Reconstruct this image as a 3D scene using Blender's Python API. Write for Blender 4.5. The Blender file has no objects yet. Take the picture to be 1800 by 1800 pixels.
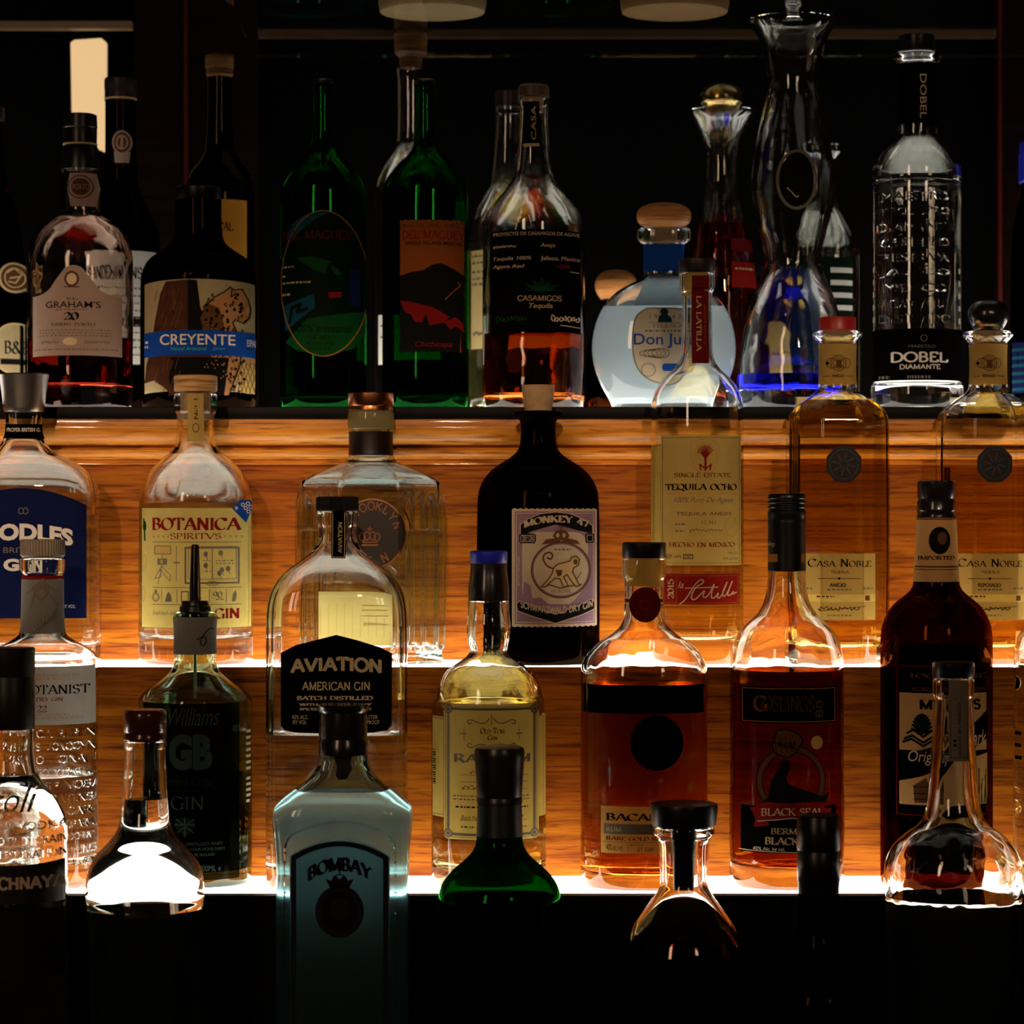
import bpy, bmesh, math, random
from mathutils import Vector, Matrix, geometry
random.seed(7)
SC = bpy.context.scene
COL = SC.collection
R = math.radians
# ---------------------------------------------------------------- camera, world, lamps, exposure
F, H = 5000.0, 1.45            # focal length in pixels of the 1800 px frame, eye height (m)
YA, YB, YC = 2.04, 1.95, 1.86  # distance of the three step edges
cd = bpy.data.cameras.new('camera'); cam = bpy.data.objects.new('camera', cd); COL.objects.link(cam)
cam.location = (0, 0, H); cam.rotation_euler = (R(90), 0, 0)
cd.sensor_width = 36; cd.lens = 36*F/1800; cd.clip_start = .05
cd.dof.use_dof = True; cd.dof.focus_distance = 1.90; cd.dof.aperture_fstop = 11
SC.camera = cam
w = bpy.data.worlds.new('world'); SC.world = w; w.use_nodes = True
w.node_tree.nodes['Background'].inputs[0].default_value = (1, .72, .5, 1)
w.node_tree.nodes['Background'].inputs[1].default_value = .004
def area(name, loc, to, sx, sy, power, col):
    l = bpy.data.lights.new(name, 'AREA'); l.shape = 'RECTANGLE'; l.size = sx; l.size_y = sy; l.energy = power; l.color = col
    o = bpy.data.objects.new(name, l); COL.objects.link(o); o.location = loc
    o.rotation_euler = (Vector(to)-Vector(loc)).to_track_quat('-Z', 'Y').to_euler()
    return o
area('room_lamp', (-1.35, -.8, 2.3), (0, 2, 1.45), .26, 1.3, 9, (1, .66, .42))
area('room_lamp', (1.3, -1.2, 2.35), (0, 2, 1.45), .3, .6, 4, (1, .72, .52))
def spot(loc, to, deg, power, col):
    l = bpy.data.lights.new('label_fill_spot', 'SPOT'); l.energy = power; l.color = col; l.spot_size = R(deg); l.spot_blend = .85; l.shadow_soft_size = .035
    o = bpy.data.objects.new('label_fill_spot', l); COL.objects.link(o); o.location = loc
    o.rotation_euler = (Vector(to)-Vector(loc)).to_track_quat('-Z', 'Y').to_euler()
for x, t, p in ((-.75, -.29, 112), (-.1, -.05, 92), (.55, .2, 76)): spot((x, -.7, 2.45), (t, 2.0, 1.50), 7.6, p, (1, .68, .44))  # added out of view, to brighten labels while bottle tops stay dark
SC.view_settings.view_transform = 'Standard'; SC.view_settings.look = 'None'
SC.view_settings.gamma = 1; SC.view_settings.use_curve_mapping = False; SC.view_settings.exposure = .16
cy = SC.cycles
cy.max_bounces = 26; cy.transmission_bounces = 26; cy.glossy_bounces = 6; cy.diffuse_bounces = 4; cy.transparent_max_bounces = 16
cy.sample_clamp_indirect = 4; cy.sample_clamp_direct = 0; cy.caustics_reflective = True; cy.caustics_refractive = True; cy.blur_glossy = .5
cy.use_denoising = True
try: cy.denoiser = 'OPENIMAGEDENOISE'
except Exception: pass

# ---------------------------------------------------------------- materials
MATS = {}
def newmat(name):
    m = bpy.data.materials.new(name); m.use_nodes = True; nt = m.node_tree; nt.nodes.clear()
    out = nt.nodes.new('ShaderNodeOutputMaterial'); MATS[name] = m
    return m, nt, out
def N(nt, t, **kw):
    n = nt.nodes.new('ShaderNode'+t)
    for k, v in kw.items():
        if k in n.inputs.keys(): n.inputs[k].default_value = v
        else: setattr(n, k, v)
    return n
def c4(c): return (c[0], c[1], c[2], 1)
def glass(name, col, ior=1.5, rough=0., bump=0., bscale=60):
    m, nt, out = newmat(name)
    g = N(nt, 'BsdfGlass', Color=c4(col), IOR=ior, Roughness=rough)
    if bump:
        tc = N(nt, 'TexCoord'); nz = N(nt, 'TexNoise', Scale=bscale, Detail=1.); b = N(nt, 'Bump', Strength=bump, Distance=.002)
        nt.links.new(tc.outputs['Object'], nz.inputs['Vector']); nt.links.new(nz.outputs[0], b.inputs['Height']); nt.links.new(b.outputs[0], g.inputs['Normal'])
    nt.links.new(g.outputs[0], out.inputs[0]); return m
def plain(name, col, rough=.5, metal=0., var=.12, scale=90, coat=0., bump=0., spec=.5):
    m, nt, out = newmat(name)
    p = N(nt, 'BsdfPrincipled', Roughness=rough, Metallic=metal)
    p.inputs['Coat Weight'].default_value = coat; p.inputs['Specular IOR Level'].default_value = spec
    tc = N(nt, 'TexCoord'); nz = N(nt, 'TexNoise', Scale=scale, Detail=4.)
    mx = N(nt, 'MixRGB'); mx.inputs[1].default_value = c4([x*(1-var) for x in col]); mx.inputs[2].default_value = c4([min(1, x*(1+var)) for x in col])
    nt.links.new(tc.outputs['Object'], nz.inputs['Vector']); nt.links.new(nz.outputs[0], mx.inputs[0]); nt.links.new(mx.outputs[0], p.inputs['Base Color'])
    if bump:
        b = N(nt, 'Bump', Strength=bump, Distance=.001); nt.links.new(nz.outputs[0], b.inputs['Height']); nt.links.new(b.outputs[0], p.inputs['Normal'])
    nt.links.new(p.outputs[0], out.inputs[0]); return m
def paper(name, col, tr=.5, back=None):
    """paper or thin film: part of the light falling on its back comes through"""
    m, nt, out = newmat(name)
    d = N(nt, 'BsdfDiffuse'); t = N(nt, 'BsdfTranslucent'); mx = N(nt, 'MixShader'); mx.inputs[0].default_value = tr
    tc = N(nt, 'TexCoord'); nz = N(nt, 'TexNoise', Scale=140., Detail=5.)
    rp = N(nt, 'MixRGB'); rp.inputs[1].default_value = c4([x*.88 for x in col]); rp.inputs[2].default_value = c4([min(1, x*1.08) for x in col])
    nt.links.new(tc.outputs['Object'], nz.inputs['Vector']); nt.links.new(nz.outputs[0], rp.inputs[0])
    nt.links.new(rp.outputs[0], d.inputs[0])
    if back: t.inputs[0].default_value = c4(back)
    else: nt.links.new(rp.outputs[0], t.inputs[0])
    nt.links.new(d.outputs[0], mx.inputs[1]); nt.links.new(t.outputs[0], mx.inputs[2]); nt.links.new(mx.outputs[0], out.inputs[0]); return m
def lit(name, col, strength, base=(.6, .6, .6)):
    m, nt, out = newmat(name)
    p = N(nt, 'BsdfPrincipled', Roughness=.35); p.inputs['Base Color'].default_value = c4(base)
    p.inputs['Emission Color'].default_value = c4(col); p.inputs['Emission Strength'].default_value = strength
    nt.links.new(p.outputs[0], out.inputs[0]); return m
def wood(name, dark, mid, light, rough=.38, sc=1.0, coat=.0, spec=.12):
    m, nt, out = newmat(name)
    tc = N(nt, 'TexCoord'); mp = N(nt, 'Mapping'); mp.inputs['Scale'].default_value = (5.5*sc, 5.5*sc, 90*sc)
    nt.links.new(tc.outputs['Object'], mp.inputs[0])
    n1 = N(nt, 'TexNoise', Scale=1.6, Detail=7., Roughness=.62, Distortion=.35); nt.links.new(mp.outputs[0], n1.inputs['Vector'])
    r1 = N(nt, 'ValToRGB'); e = r1.color_ramp.elements
    e[0].position = .30; e[0].color = c4(dark); e[1].position = .72; e[1].color = c4(light)
    k = e.new(.47); k.color = c4(mid)
    nt.links.new(n1.outputs[0], r1.inputs[0])
    m2 = N(nt, 'Mapping'); m2.inputs['Scale'].default_value = (24*sc, 24*sc, 470*sc); nt.links.new(tc.outputs['Object'], m2.inputs[0])
    n2 = N(nt, 'TexNoise', Scale=1.2, Detail=3., Distortion=.6); nt.links.new(m2.outputs[0], n2.inputs['Vector'])
    r2 = N(nt, 'ValToRGB'); f = r2.color_ramp.elements; f[0].position = .33; f[0].color = (.40, .32, .26, 1); f[1].position = .49; f[1].color = (1, 1, 1, 1)
    nt.links.new(n2.outputs[0], r2.inputs[0])
    mx = N(nt, 'MixRGB', blend_type='MULTIPLY'); mx.inputs[0].default_value = .92
    nt.links.new(r1.outputs[0], mx.inputs[1]); nt.links.new(r2.outputs[0], mx.inputs[2])
    p = N(nt, 'BsdfPrincipled', Roughness=rough); p.inputs['Coat Weight'].default_value = coat; p.inputs['Specular IOR Level'].default_value = spec
    nt.links.new(mx.outputs[0], p.inputs['Base Color'])
    b = N(nt, 'Bump', Strength=.12, Distance=.001); nt.links.new(n2.outputs[0], b.inputs['Height']); nt.links.new(b.outputs[0], p.inputs['Normal'])
    nt.links.new(p.outputs[0], out.inputs[0]); return m

oak = wood('oak_veneer', (.115, .018, .0010), (.29, .068, .0016), (.46, .142, .004), rough=.5)
mould_m = wood('oak_moulding', (.34, .10, .010), (.62, .22, .022), (.80, .34, .045), rough=.35, coat=.12)
redwood = wood('dark_red_wood', (.0016, .0006, .0004), (.0035, .0009, .0005), (.006, .0014, .0007), rough=.6, spec=.03)
blackw = plain('black_lacquer', (.003, .0025, .002), .5, spec=.08)
blackwall = plain('black_panel', (.0010, .0008, .0007), .8, spec=.02)
acryl = lit('lit_acrylic', (1, .925, .80), 7.4)
acrylA = lit('lit_acrylic_top', (1, .93, .84), 3.6)
lampm = lit('lamp_face', (1, .64, .30), .70, (.05, .05, .05))
G_clear = glass('clear_glass', (.985, .99, .98))
G_wavy = glass('clear_glass_wavy', (.98, .985, .975), bump=.35, bscale=55)
G_aqua = glass('aqua_glass', (.94, .99, .99))
G_aquab = glass('blue_aqua_glass', (.82, .945, .965))
G_aquaw = glass('aqua_glass_wavy', (.86, .965, .95), bump=.3, bscale=70)
G_green = glass('green_glass', (.03, .46, .07))
G_dkgreen = glass('dark_green_glass', (.02, .27, .05))
G_gb = glass('smoked_green_glass', (.80, .90, .80))
G_amber = glass('amber_glass', (.30, .075, .016))
G_black = glass('black_brown_glass', (.06, .03, .016))
G_blue = glass('cobalt_tint_glass', (.95, .96, 1.0), bump=.3, bscale=80)
L_water = glass('clear_spirit', (.985, .99, .985), 1.345)
L_gold = glass('pale_gold_spirit', (.98, .86, .46), 1.345)
L_straw = glass('straw_spirit', (.97, .90, .62), 1.345)
L_amber = glass('amber_spirit', (.94, .54, .15), 1.345)
L_ambd = glass('dark_amber_spirit', (.72, .25, .055), 1.345)
L_tawny = glass('tawny_port', (.55, .10, .04), 1.345)
L_green = glass('green_tinted_gin', (.02, .10, .055), 1.345)
L_dark = glass('dark_spirit', (.05, .03, .02), 1.345)
def frosted(name, col, rough=.45, mix=.55):
    m, nt, out = newmat(name)
    g = N(nt, 'BsdfGlass', Color=c4(col), IOR=1.34, Roughness=rough); t = N(nt, 'BsdfTranslucent', Color=c4(col)); mx = N(nt, 'MixShader'); mx.inputs[0].default_value = mix
    nt.links.new(g.outputs[0], mx.inputs[1]); nt.links.new(t.outputs[0], mx.inputs[2]); nt.links.new(mx.outputs[0], out.inputs[0]); return m
L_milk = frosted('milky_spirit', (.93, .97, .99))
L_bom = frosted('aqua_spirit', (.86, .955, .975), .12, .16)
blk = plain('black_plastic', (.004, .0035, .0035), .32, spec=.3)
blkm = plain('black_matte', (.004, .0035, .003), .7, spec=.15)
blkgloss = plain('black_foil', (.010, .008, .008), .22, coat=.3)
brownblk = plain('brown_black_foil', (.012, .005, .0035), .4, spec=.3)
maroon = plain('maroon_foil', (.07, .006, .005), .4)
redcap = plain('red_cap', (.35, .01, .01), .4)
steel = plain('brushed_steel', (.42, .38, .33), .32, 1.)
chrome = plain('dark_chrome', (.20, .17, .15), .12, 1.)
copper = plain('copper_metal', (.42, .16, .06), .28, 1.)
bronze = plain('dark_bronze', (.018, .010, .005), .5, .3)
cork = plain('cork', (.42, .27, .13), .85, var=.35, scale=220, bump=.4)
woodcap = wood('pale_wood_stopper', (.30, .14, .05), (.50, .27, .10), (.62, .36, .15), rough=.5)
shadestop = wood('shaded_wood_stopper', (.05, .02, .005), (.085, .036, .009), (.12, .055, .014), rough=.6)  # stopper wood, its colour darkened to show weaker light at the bottle tops
orangewood = wood('orange_wood_stopper', (.42, .15, .04), (.60, .25, .07), (.70, .32, .11), rough=.4)
white_pl = plain('white_plastic', (.20, .15, .10), .5)
bluecap = plain('blue_foil', (.008, .015, .35), .35)
amberpl = plain('amber_plastic', (.06, .012, .004), .2, coat=.3)
P_rust = plain('rust_print', (.10, .036, .012), .7, spec=.05)
P_palm = paper('palm_label', (.62, .34, .12), .2)
# inks and papers
P_cream = paper('cream_paper', (.84, .66, .34), .6)
P_yellow = paper('yellow_paper', (.95, .74, .22), .68)
P_sand = plain('sand_print', (.80, .60, .33), .6, spec=.05)
P_beige = paper('beige_label', (.52, .42, .29), .3)
P_sky = plain('light_blue_print', (.05, .36, .50), .6, spec=.05)
P_sheer = paper('sheer_rust_film', (.62, .16, .04), .8)
def film(name, col):
    m, nt, out = newmat(name); t = N(nt, 'BsdfTransparent', Color=c4(col)); g = N(nt, 'BsdfGlossy', Color=(.02, .02, .02, 1), Roughness=.2); mx = N(nt, 'MixShader'); mx.inputs[0].default_value = .1
    nt.links.new(t.outputs[0], mx.inputs[1]); nt.links.new(g.outputs[0], mx.inputs[2]); nt.links.new(mx.outputs[0], out.inputs[0]); return m
F_dark = film('dark_tint_film', (.13, .19, .13))
P_lemon = paper('lemon_cream_paper', (.93, .74, .26), .72)
P_ochre = paper('tan_paper', (.80, .58, .18), .62)
P_kraft = paper('kraft_label', (.66, .45, .13), .5)
P_white = paper('white_paper', (.80, .76, .68), .4)
P_pink = paper('pinkish_paper', (.46, .33, .26), .3)
P_grey = paper('grey_sleeve', (.27, .25, .21), .3)
P_salmon = paper('salmon_paper', (.30, .075, .016), .2)
P_lilac = plain('lilac_print', (.22, .125, .17), .6, spec=.05)
P_pcream = paper('pale_pink_cream', (.54, .41, .27), .25)
P_blue = paper('blue_print', (.012, .07, .36), .2)
P_navy = paper('navy_print', (.008, .012, .055), .15)
P_black = plain('black_label', (.0022, .0018, .0016), .7, spec=.0)
P_gold = plain('gold_print', (.50, .36, .17), .5, spec=.05)
P_tan = plain('tan_print', (.62, .45, .28), .6, spec=.05)
P_brown = plain('brown_print', (.10, .04, .015), .6, spec=.05)
P_fur = plain('fur_print', (.055, .018, .008), .7, var=.5, scale=160, spec=.05)
P_spot = plain('leopard_print', (.36, .17, .06), .6, spec=.05)
P_red = paper('red_print', (.24, .012, .010), .25)
P_dred = paper('dark_red_print', (.12, .008, .008), .2)
P_ink = plain('black_ink', (.006, .005, .004), .7, spec=.03)
P_gink = plain('grey_ink', (.16, .13, .09), .6, spec=.05)
P_teal = plain('teal_print', (.004, .045, .07), .6, spec=.05)
P_gprint = plain('green_print', (.002, .045, .006), .6, spec=.05)
P_dgreen = plain('dark_green_print', (.0008, .006, .0018), .6, spec=.05)
P_gblab = plain('grey_green_print', (.020, .032, .023), .6, spec=.05)
P_silver = paper('silver_film', (.016, .022, .022), .6, back=(.55, .68, .68))
P_dgrey = plain('dark_grey_print', (.012, .014, .014), .55, spec=.05)
P_wht = plain('white_ink', (.70, .62, .52), .6, spec=.05)
P_orange = plain('orange_print', (.26, .11, .010), .6, spec=.05)

# ---------------------------------------------------------------- mesh helpers
def px(x, y, Y): return Vector(((x-900)/F*Y, Y, H+(900-y)/F*Y))
def zpx(y, Y): return H+(900-y)/F*Y
def link(name, me, parent=None, mats=()):
    o = bpy.data.objects.new(name, me); COL.objects.link(o)
    for m in mats: me.materials.append(m)
    if parent: o.parent = parent
    return o
def tag(o, label=None, cat=None, group=None, kind=None):
    for k, v in (('label', label), ('category', cat), ('group', group), ('kind', kind)):
        if v: o[k] = v
    return o
def from_bm(name, bm, mats, parent=None, smooth=True, ang=38):
    me = bpy.data.meshes.new(name); bm.normal_update(); bm.to_mesh(me); bm.free()
    if smooth:
        for p in me.polygons: p.use_smooth = True
        me.set_sharp_from_angle(angle=R(ang))
    return link(name, me, parent, mats if isinstance(mats, (list, tuple)) else [mats])
def box(bm, a, b, bev=0.):
    v = [bm.verts.new((x, y, z)) for x in (a[0], b[0]) for y in (a[1], b[1]) for z in (a[2], b[2])]
    fs = [bm.faces.new([v[i] for i in q]) for q in ((0, 1, 3, 2), (4, 6, 7, 5), (0, 4, 5, 1), (2, 3, 7, 6), (0, 2, 6, 4), (1, 5, 7, 3))]
    if bev:
        es = list({e for f in fs for e in f.edges})
        bmesh.ops.bevel(bm, geom=es, offset=bev, segments=2, affect='EDGES', profile=.5)
def boxobj(name, a, b, mat, parent=None, bev=0.):
    bm = bmesh.new(); box(bm, a, b, bev); return from_bm(name, bm, mat, parent, smooth=bool(bev))
def extrude_x(name, prof, x0, x1, mat, parent=None):
    """prof: closed (y, z) outline carried along x"""
    bm = bmesh.new()
    A = [bm.verts.new((x0, p[0], p[1])) for p in prof]; B = [bm.verts.new((x1, p[0], p[1])) for p in prof]
    n = len(prof)
    for i in range(n): bm.faces.new((A[i], A[(i+1) % n], B[(i+1) % n], B[i]))
    bm.faces.new(list(reversed(A))); bm.faces.new(B)
    bmesh.ops.recalc_face_normals(bm, faces=bm.faces[:])
    return from_bm(name, bm, mat, parent, ang=45)
def chaikin(p, it=3):
    for _ in range(it):
        q = [p[0]]
        for a, b in zip(p, p[1:]):
            q.append(tuple(.75*u+.25*v for u, v in zip(a, b))); q.append(tuple(.25*u+.75*v for u, v in zip(a, b)))
        q.append(p[-1]); p = q
    r = [p[0]]
    for a in p[1:]:
        if abs(a[0]-r[-1][0])+abs(a[1]-r[-1][1]) > 1e-5: r.append(a)
    return r

# ---------------------------------------------------------------- lettering: a pen-stroke roman alphabet with serifs, and the built-in sans
def arc(cx, cy, rx, ry, a0, a1, n=12):
    return [(cx+rx*math.cos(R(a0+(a1-a0)*i/n)), cy+ry*math.sin(R(a0+(a1-a0)*i/n))) for i in range(n+1)]
def VS(x): return [(x, 0), (x, 1)]
GL = {
 'A': (.76, [[(0, 0), (.37, 1)], [(.39, 1), (.76, 0)], [(.14, .36), (.62, .36)]], [(0, 0), (.76, 0)]),
 'B': (.6, [VS(.08), [(.08, 1), (.28, 1)]+arc(.28, .76, .22, .24, 90, -90)+[(.08, .52)], [(.08, .52), (.3, .52)]+arc(.3, .26, .26, .26, 90, -90)+[(.08, 0)]], [(.08, 0), (.08, 1)]),
 'C': (.7, [arc(.38, .5, .38, .5, 42, 318, 20), [(.68, .78), (.68, 1)]], []),
 'D': (.72, [VS(.08), [(.08, 1), (.28, 1)]+arc(.28, .5, .42, .5, 90, -90, 16)+[(.08, 0)]], [(.08, 0), (.08, 1)]),
 'E': (.56, [VS(.08), [(.08, 1), (.52, 1), (.52, .82)], [(.08, .52), (.4, .52)], [(.08, 0), (.54, 0), (.56, .2)]], [(.08, 0), (.08, 1)]),
 'F': (.54, [VS(.08), [(.08, 1), (.52, 1), (.52, .8)], [(.08, .52), (.4, .52)]], [(.08, 0), (.08, 1)]),
 'G': (.76, [arc(.38, .5, .38, .5, 42, 330, 20), [(.7, .02), (.7, .42)]], [(.7, .42)]),
 'H': (.78, [VS(.1), VS(.68), [(.1, .5), (.68, .5)]], [(.1, 0), (.1, 1), (.68, 0), (.68, 1)]),
 'I': (.24, [VS(.12)], [(.12, 0), (.12, 1)]),
 'J': (.4, [[(.28, 1), (.28, .2)]+arc(.12, .18, .16, .2, 0, -120, 8)], [(.28, 1)]),
 'K': (.74, [VS(.08), [(.62, 1), (.1, .42)], [(.26, .58), (.7, 0)]], [(.08, 0), (.08, 1), (.62, 1), (.7, 0)]),
 'L': (.56, [VS(.08), [(.08, 0), (.54, 0), (.56, .22)]], [(.08, 0), (.08, 1)]),
 'M': (.92, [VS(.1), [(.1, 1), (.46, .05)], [(.46, .05), (.82, 1)], VS(.82)], [(.1, 0), (.1, 1), (.82, 0), (.82, 1)]),
 'N': (.78, [VS(.1), [(.1, 1), (.68, 0)], VS(.68)], [(.1, 0), (.1, 1), (.68, 1)]),
 'O': (.8, [arc(.4, .5, .4, .5, 0, 360, 28)], []),
 'P': (.58, [VS(.08), [(.08, 1), (.28, 1)]+arc(.28, .73, .26, .27, 90, -90)+[(.08, .46)]], [(.08, 0), (.08, 1)]),
 'Q': (.8, [arc(.4, .5, .4, .5, 0, 360, 28), [(.42, .12), (.86, -.2)]], []),
 'R': (.68, [VS(.08), [(.08, 1), (.28, 1)]+arc(.28, .74, .25, .26, 90, -90)+[(.08, .48)], [(.28, .48), (.66, 0)]], [(.08, 0), (.08, 1), (.66, 0)]),
 'S': (.54, [[(.48, .8)]+arc(.26, .76, .22, .24, 40, 250, 12)+arc(.27, .25, .25, .26, 75, -150, 12)], []),
 'T': (.66, [VS(.33), [(0, .82), (0, 1), (.66, 1), (.66, .82)]], [(.33, 0)]),
 'U': (.76, [[(.1, 1), (.1, .3)]+arc(.38, .3, .28, .3, 180, 360, 14)+[(.66, 1)]], [(.1, 1), (.66, 1)]),
 'V': (.74, [[(0, 1), (.37, 0)], [(.37, 0), (.74, 1)]], [(0, 1), (.74, 1)]),
 'W': (1.06, [[(0, 1), (.28, 0)], [(.28, 0), (.53, 1)], [(.53, 1), (.78, 0)], [(.78, 0), (1.06, 1)]], [(0, 1), (1.06, 1)]),
 'X': (.7, [[(.02, 1), (.68, 0)], [(.02, 0), (.68, 1)]], [(.02, 1), (.68, 0), (.02, 0), (.68, 1)]),
 'Y': (.7, [[(0, 1), (.35, .48)], [(.7, 1), (.35, .48)], [(.35, .48), (.35, 0)]], [(0, 1), (.7, 1), (.35, 0)]),
 'Z': (.62, [[(.06, .82), (.06, 1), (.6, 1), (.02, 0), (.6, 0), (.6, .2)]], []),
 '0': (.56, [arc(.28, .5, .28, .5, 0, 360, 24)], []), '1': (.3, [VS(.16), [(.02, .84), (.16, 1)]], [(.16, 0)]),
 '2': (.54, [arc(.26, .74, .24, .26, 165, -30, 12)+[(.02, .03), (.52, .03), (.54, .2)]], []),
 '4': (.6, [[(.44, 0), (.44, 1), (0, .3), (.6, .3)]], [(.44, 0)]), '5': (.52, [[(.48, 1), (.1, 1), (.06, .55)]+arc(.24, .32, .27, .32, 110, -150, 14)], []),
 '7': (.54, [[(0, .8), (0, 1), (.54, 1), (.16, 0)]], []), '9': (.54, [arc(.27, .7, .25, .3, 0, 360, 20), [(.52, .7)]+arc(.1, .62, .42, .62, 0, -70, 8)], []),
 "'": (.16, [[(.08, 1), (.06, .74)]], []), '.': (.16, [[(.05, .04), (.11, .04)]], []), '&': (.7, [[(.7, 0), (.16, .7)]+arc(.3, .8, .16, .2, 200, -30, 10)+[(.08, .4)]+arc(.28, .24, .25, .24, 140, 330, 10)], []), ' ': (.34, [], []), '%': (.6, [arc(.12, .8, .12, .18, 0, 360, 12), arc(.48, .2, .12, .18, 0, 360, 12), [(.08, 0), (.52, 1)]], []),
 '-': (.36, [[(.04, .45), (.32, .45)]], []),
}
GL['3'] = (.5, [arc(.22, .76, .22, .24, 140, -80, 12)+arc(.22, .26, .26, .27, 80, -140, 12)], [])
GL['8'] = (.52, [arc(.26, .76, .21, .24, 0, 360, 18), arc(.26, .27, .25, .27, 0, 360, 18)], [])
GL['6'] = (.54, [arc(.27, .3, .25, .3, 0, 360, 20), [(.02, .3)]+arc(.44, .38, .42, .62, 180, 110, 8)], [])
NIB = (math.cos(R(28)), math.sin(R(28)))
def serif_text(s, thick=.15, thin=.05, serif=True, small=.8):
    """polygons of a line of capitals; lower case comes out as small capitals"""
    out = []; x = 0
    for ch in s:
        k = 1. if (ch.isupper() or not ch.isalpha()) else small
        g = GL.get(ch.upper())
        if not g: x += .3; continue
        wd, strokes, sf = g
        for st in strokes:
            for (a, b) in zip(st, st[1:]):
                dx, dy = b[0]-a[0], b[1]-a[1]; l = math.hypot(dx, dy)
                if l < 1e-6: continue
                dx /= l; dy /= l
                t = (thin+(thick-thin)*abs(dx*NIB[1]-dy*NIB[0])**2.2/(.74))/2 if serif else thick/2
                e = .3*t; nx, ny = -dy*t, dx*t
                out.append([(x+k*p, k*q) for p, q in ((a[0]-dx*e+nx, a[1]-dy*e+ny), (a[0]-dx*e-nx, a[1]-dy*e-ny), (b[0]+dx*e-nx, b[1]+dy*e-ny), (b[0]+dx*e+nx, b[1]+dy*e+ny))])
        if serif:
            for (a, b) in sf:
                h = thin*.55; s2 = .13; bb = b+(h if b < .5 else -h)
                out.append([(x+k*(a-s2), k*(bb-h)), (x+k*(a+s2), k*(bb-h)), (x+k*(a+s2), k*(bb+h)), (x+k*(a-s2), k*(bb+h))])
        x += k*wd+.13
    return out
FCACHE = {}
def font_tris(s, bold=0., ext=0.):
    key = (s, bold, ext)
    if key not in FCACHE:
        cu = bpy.data.curves.new('t', 'FONT'); cu.body = s; cu.offset = bold; cu.extrude = ext; cu.resolution_u = 3
        o = bpy.data.objects.new('t', cu); COL.objects.link(o)
        dg = bpy.context.evaluated_depsgraph_get(); me = bpy.data.meshes.new_from_object(o.evaluated_get(dg))
        vs = [tuple(v.co) for v in me.vertices]
        FCACHE[key] = (vs, [tuple(p.vertices) for p in me.polygons])
        bpy.data.objects.remove(o); bpy.data.curves.remove(cu); bpy.data.meshes.remove(me)
    return FCACHE[key]

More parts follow.
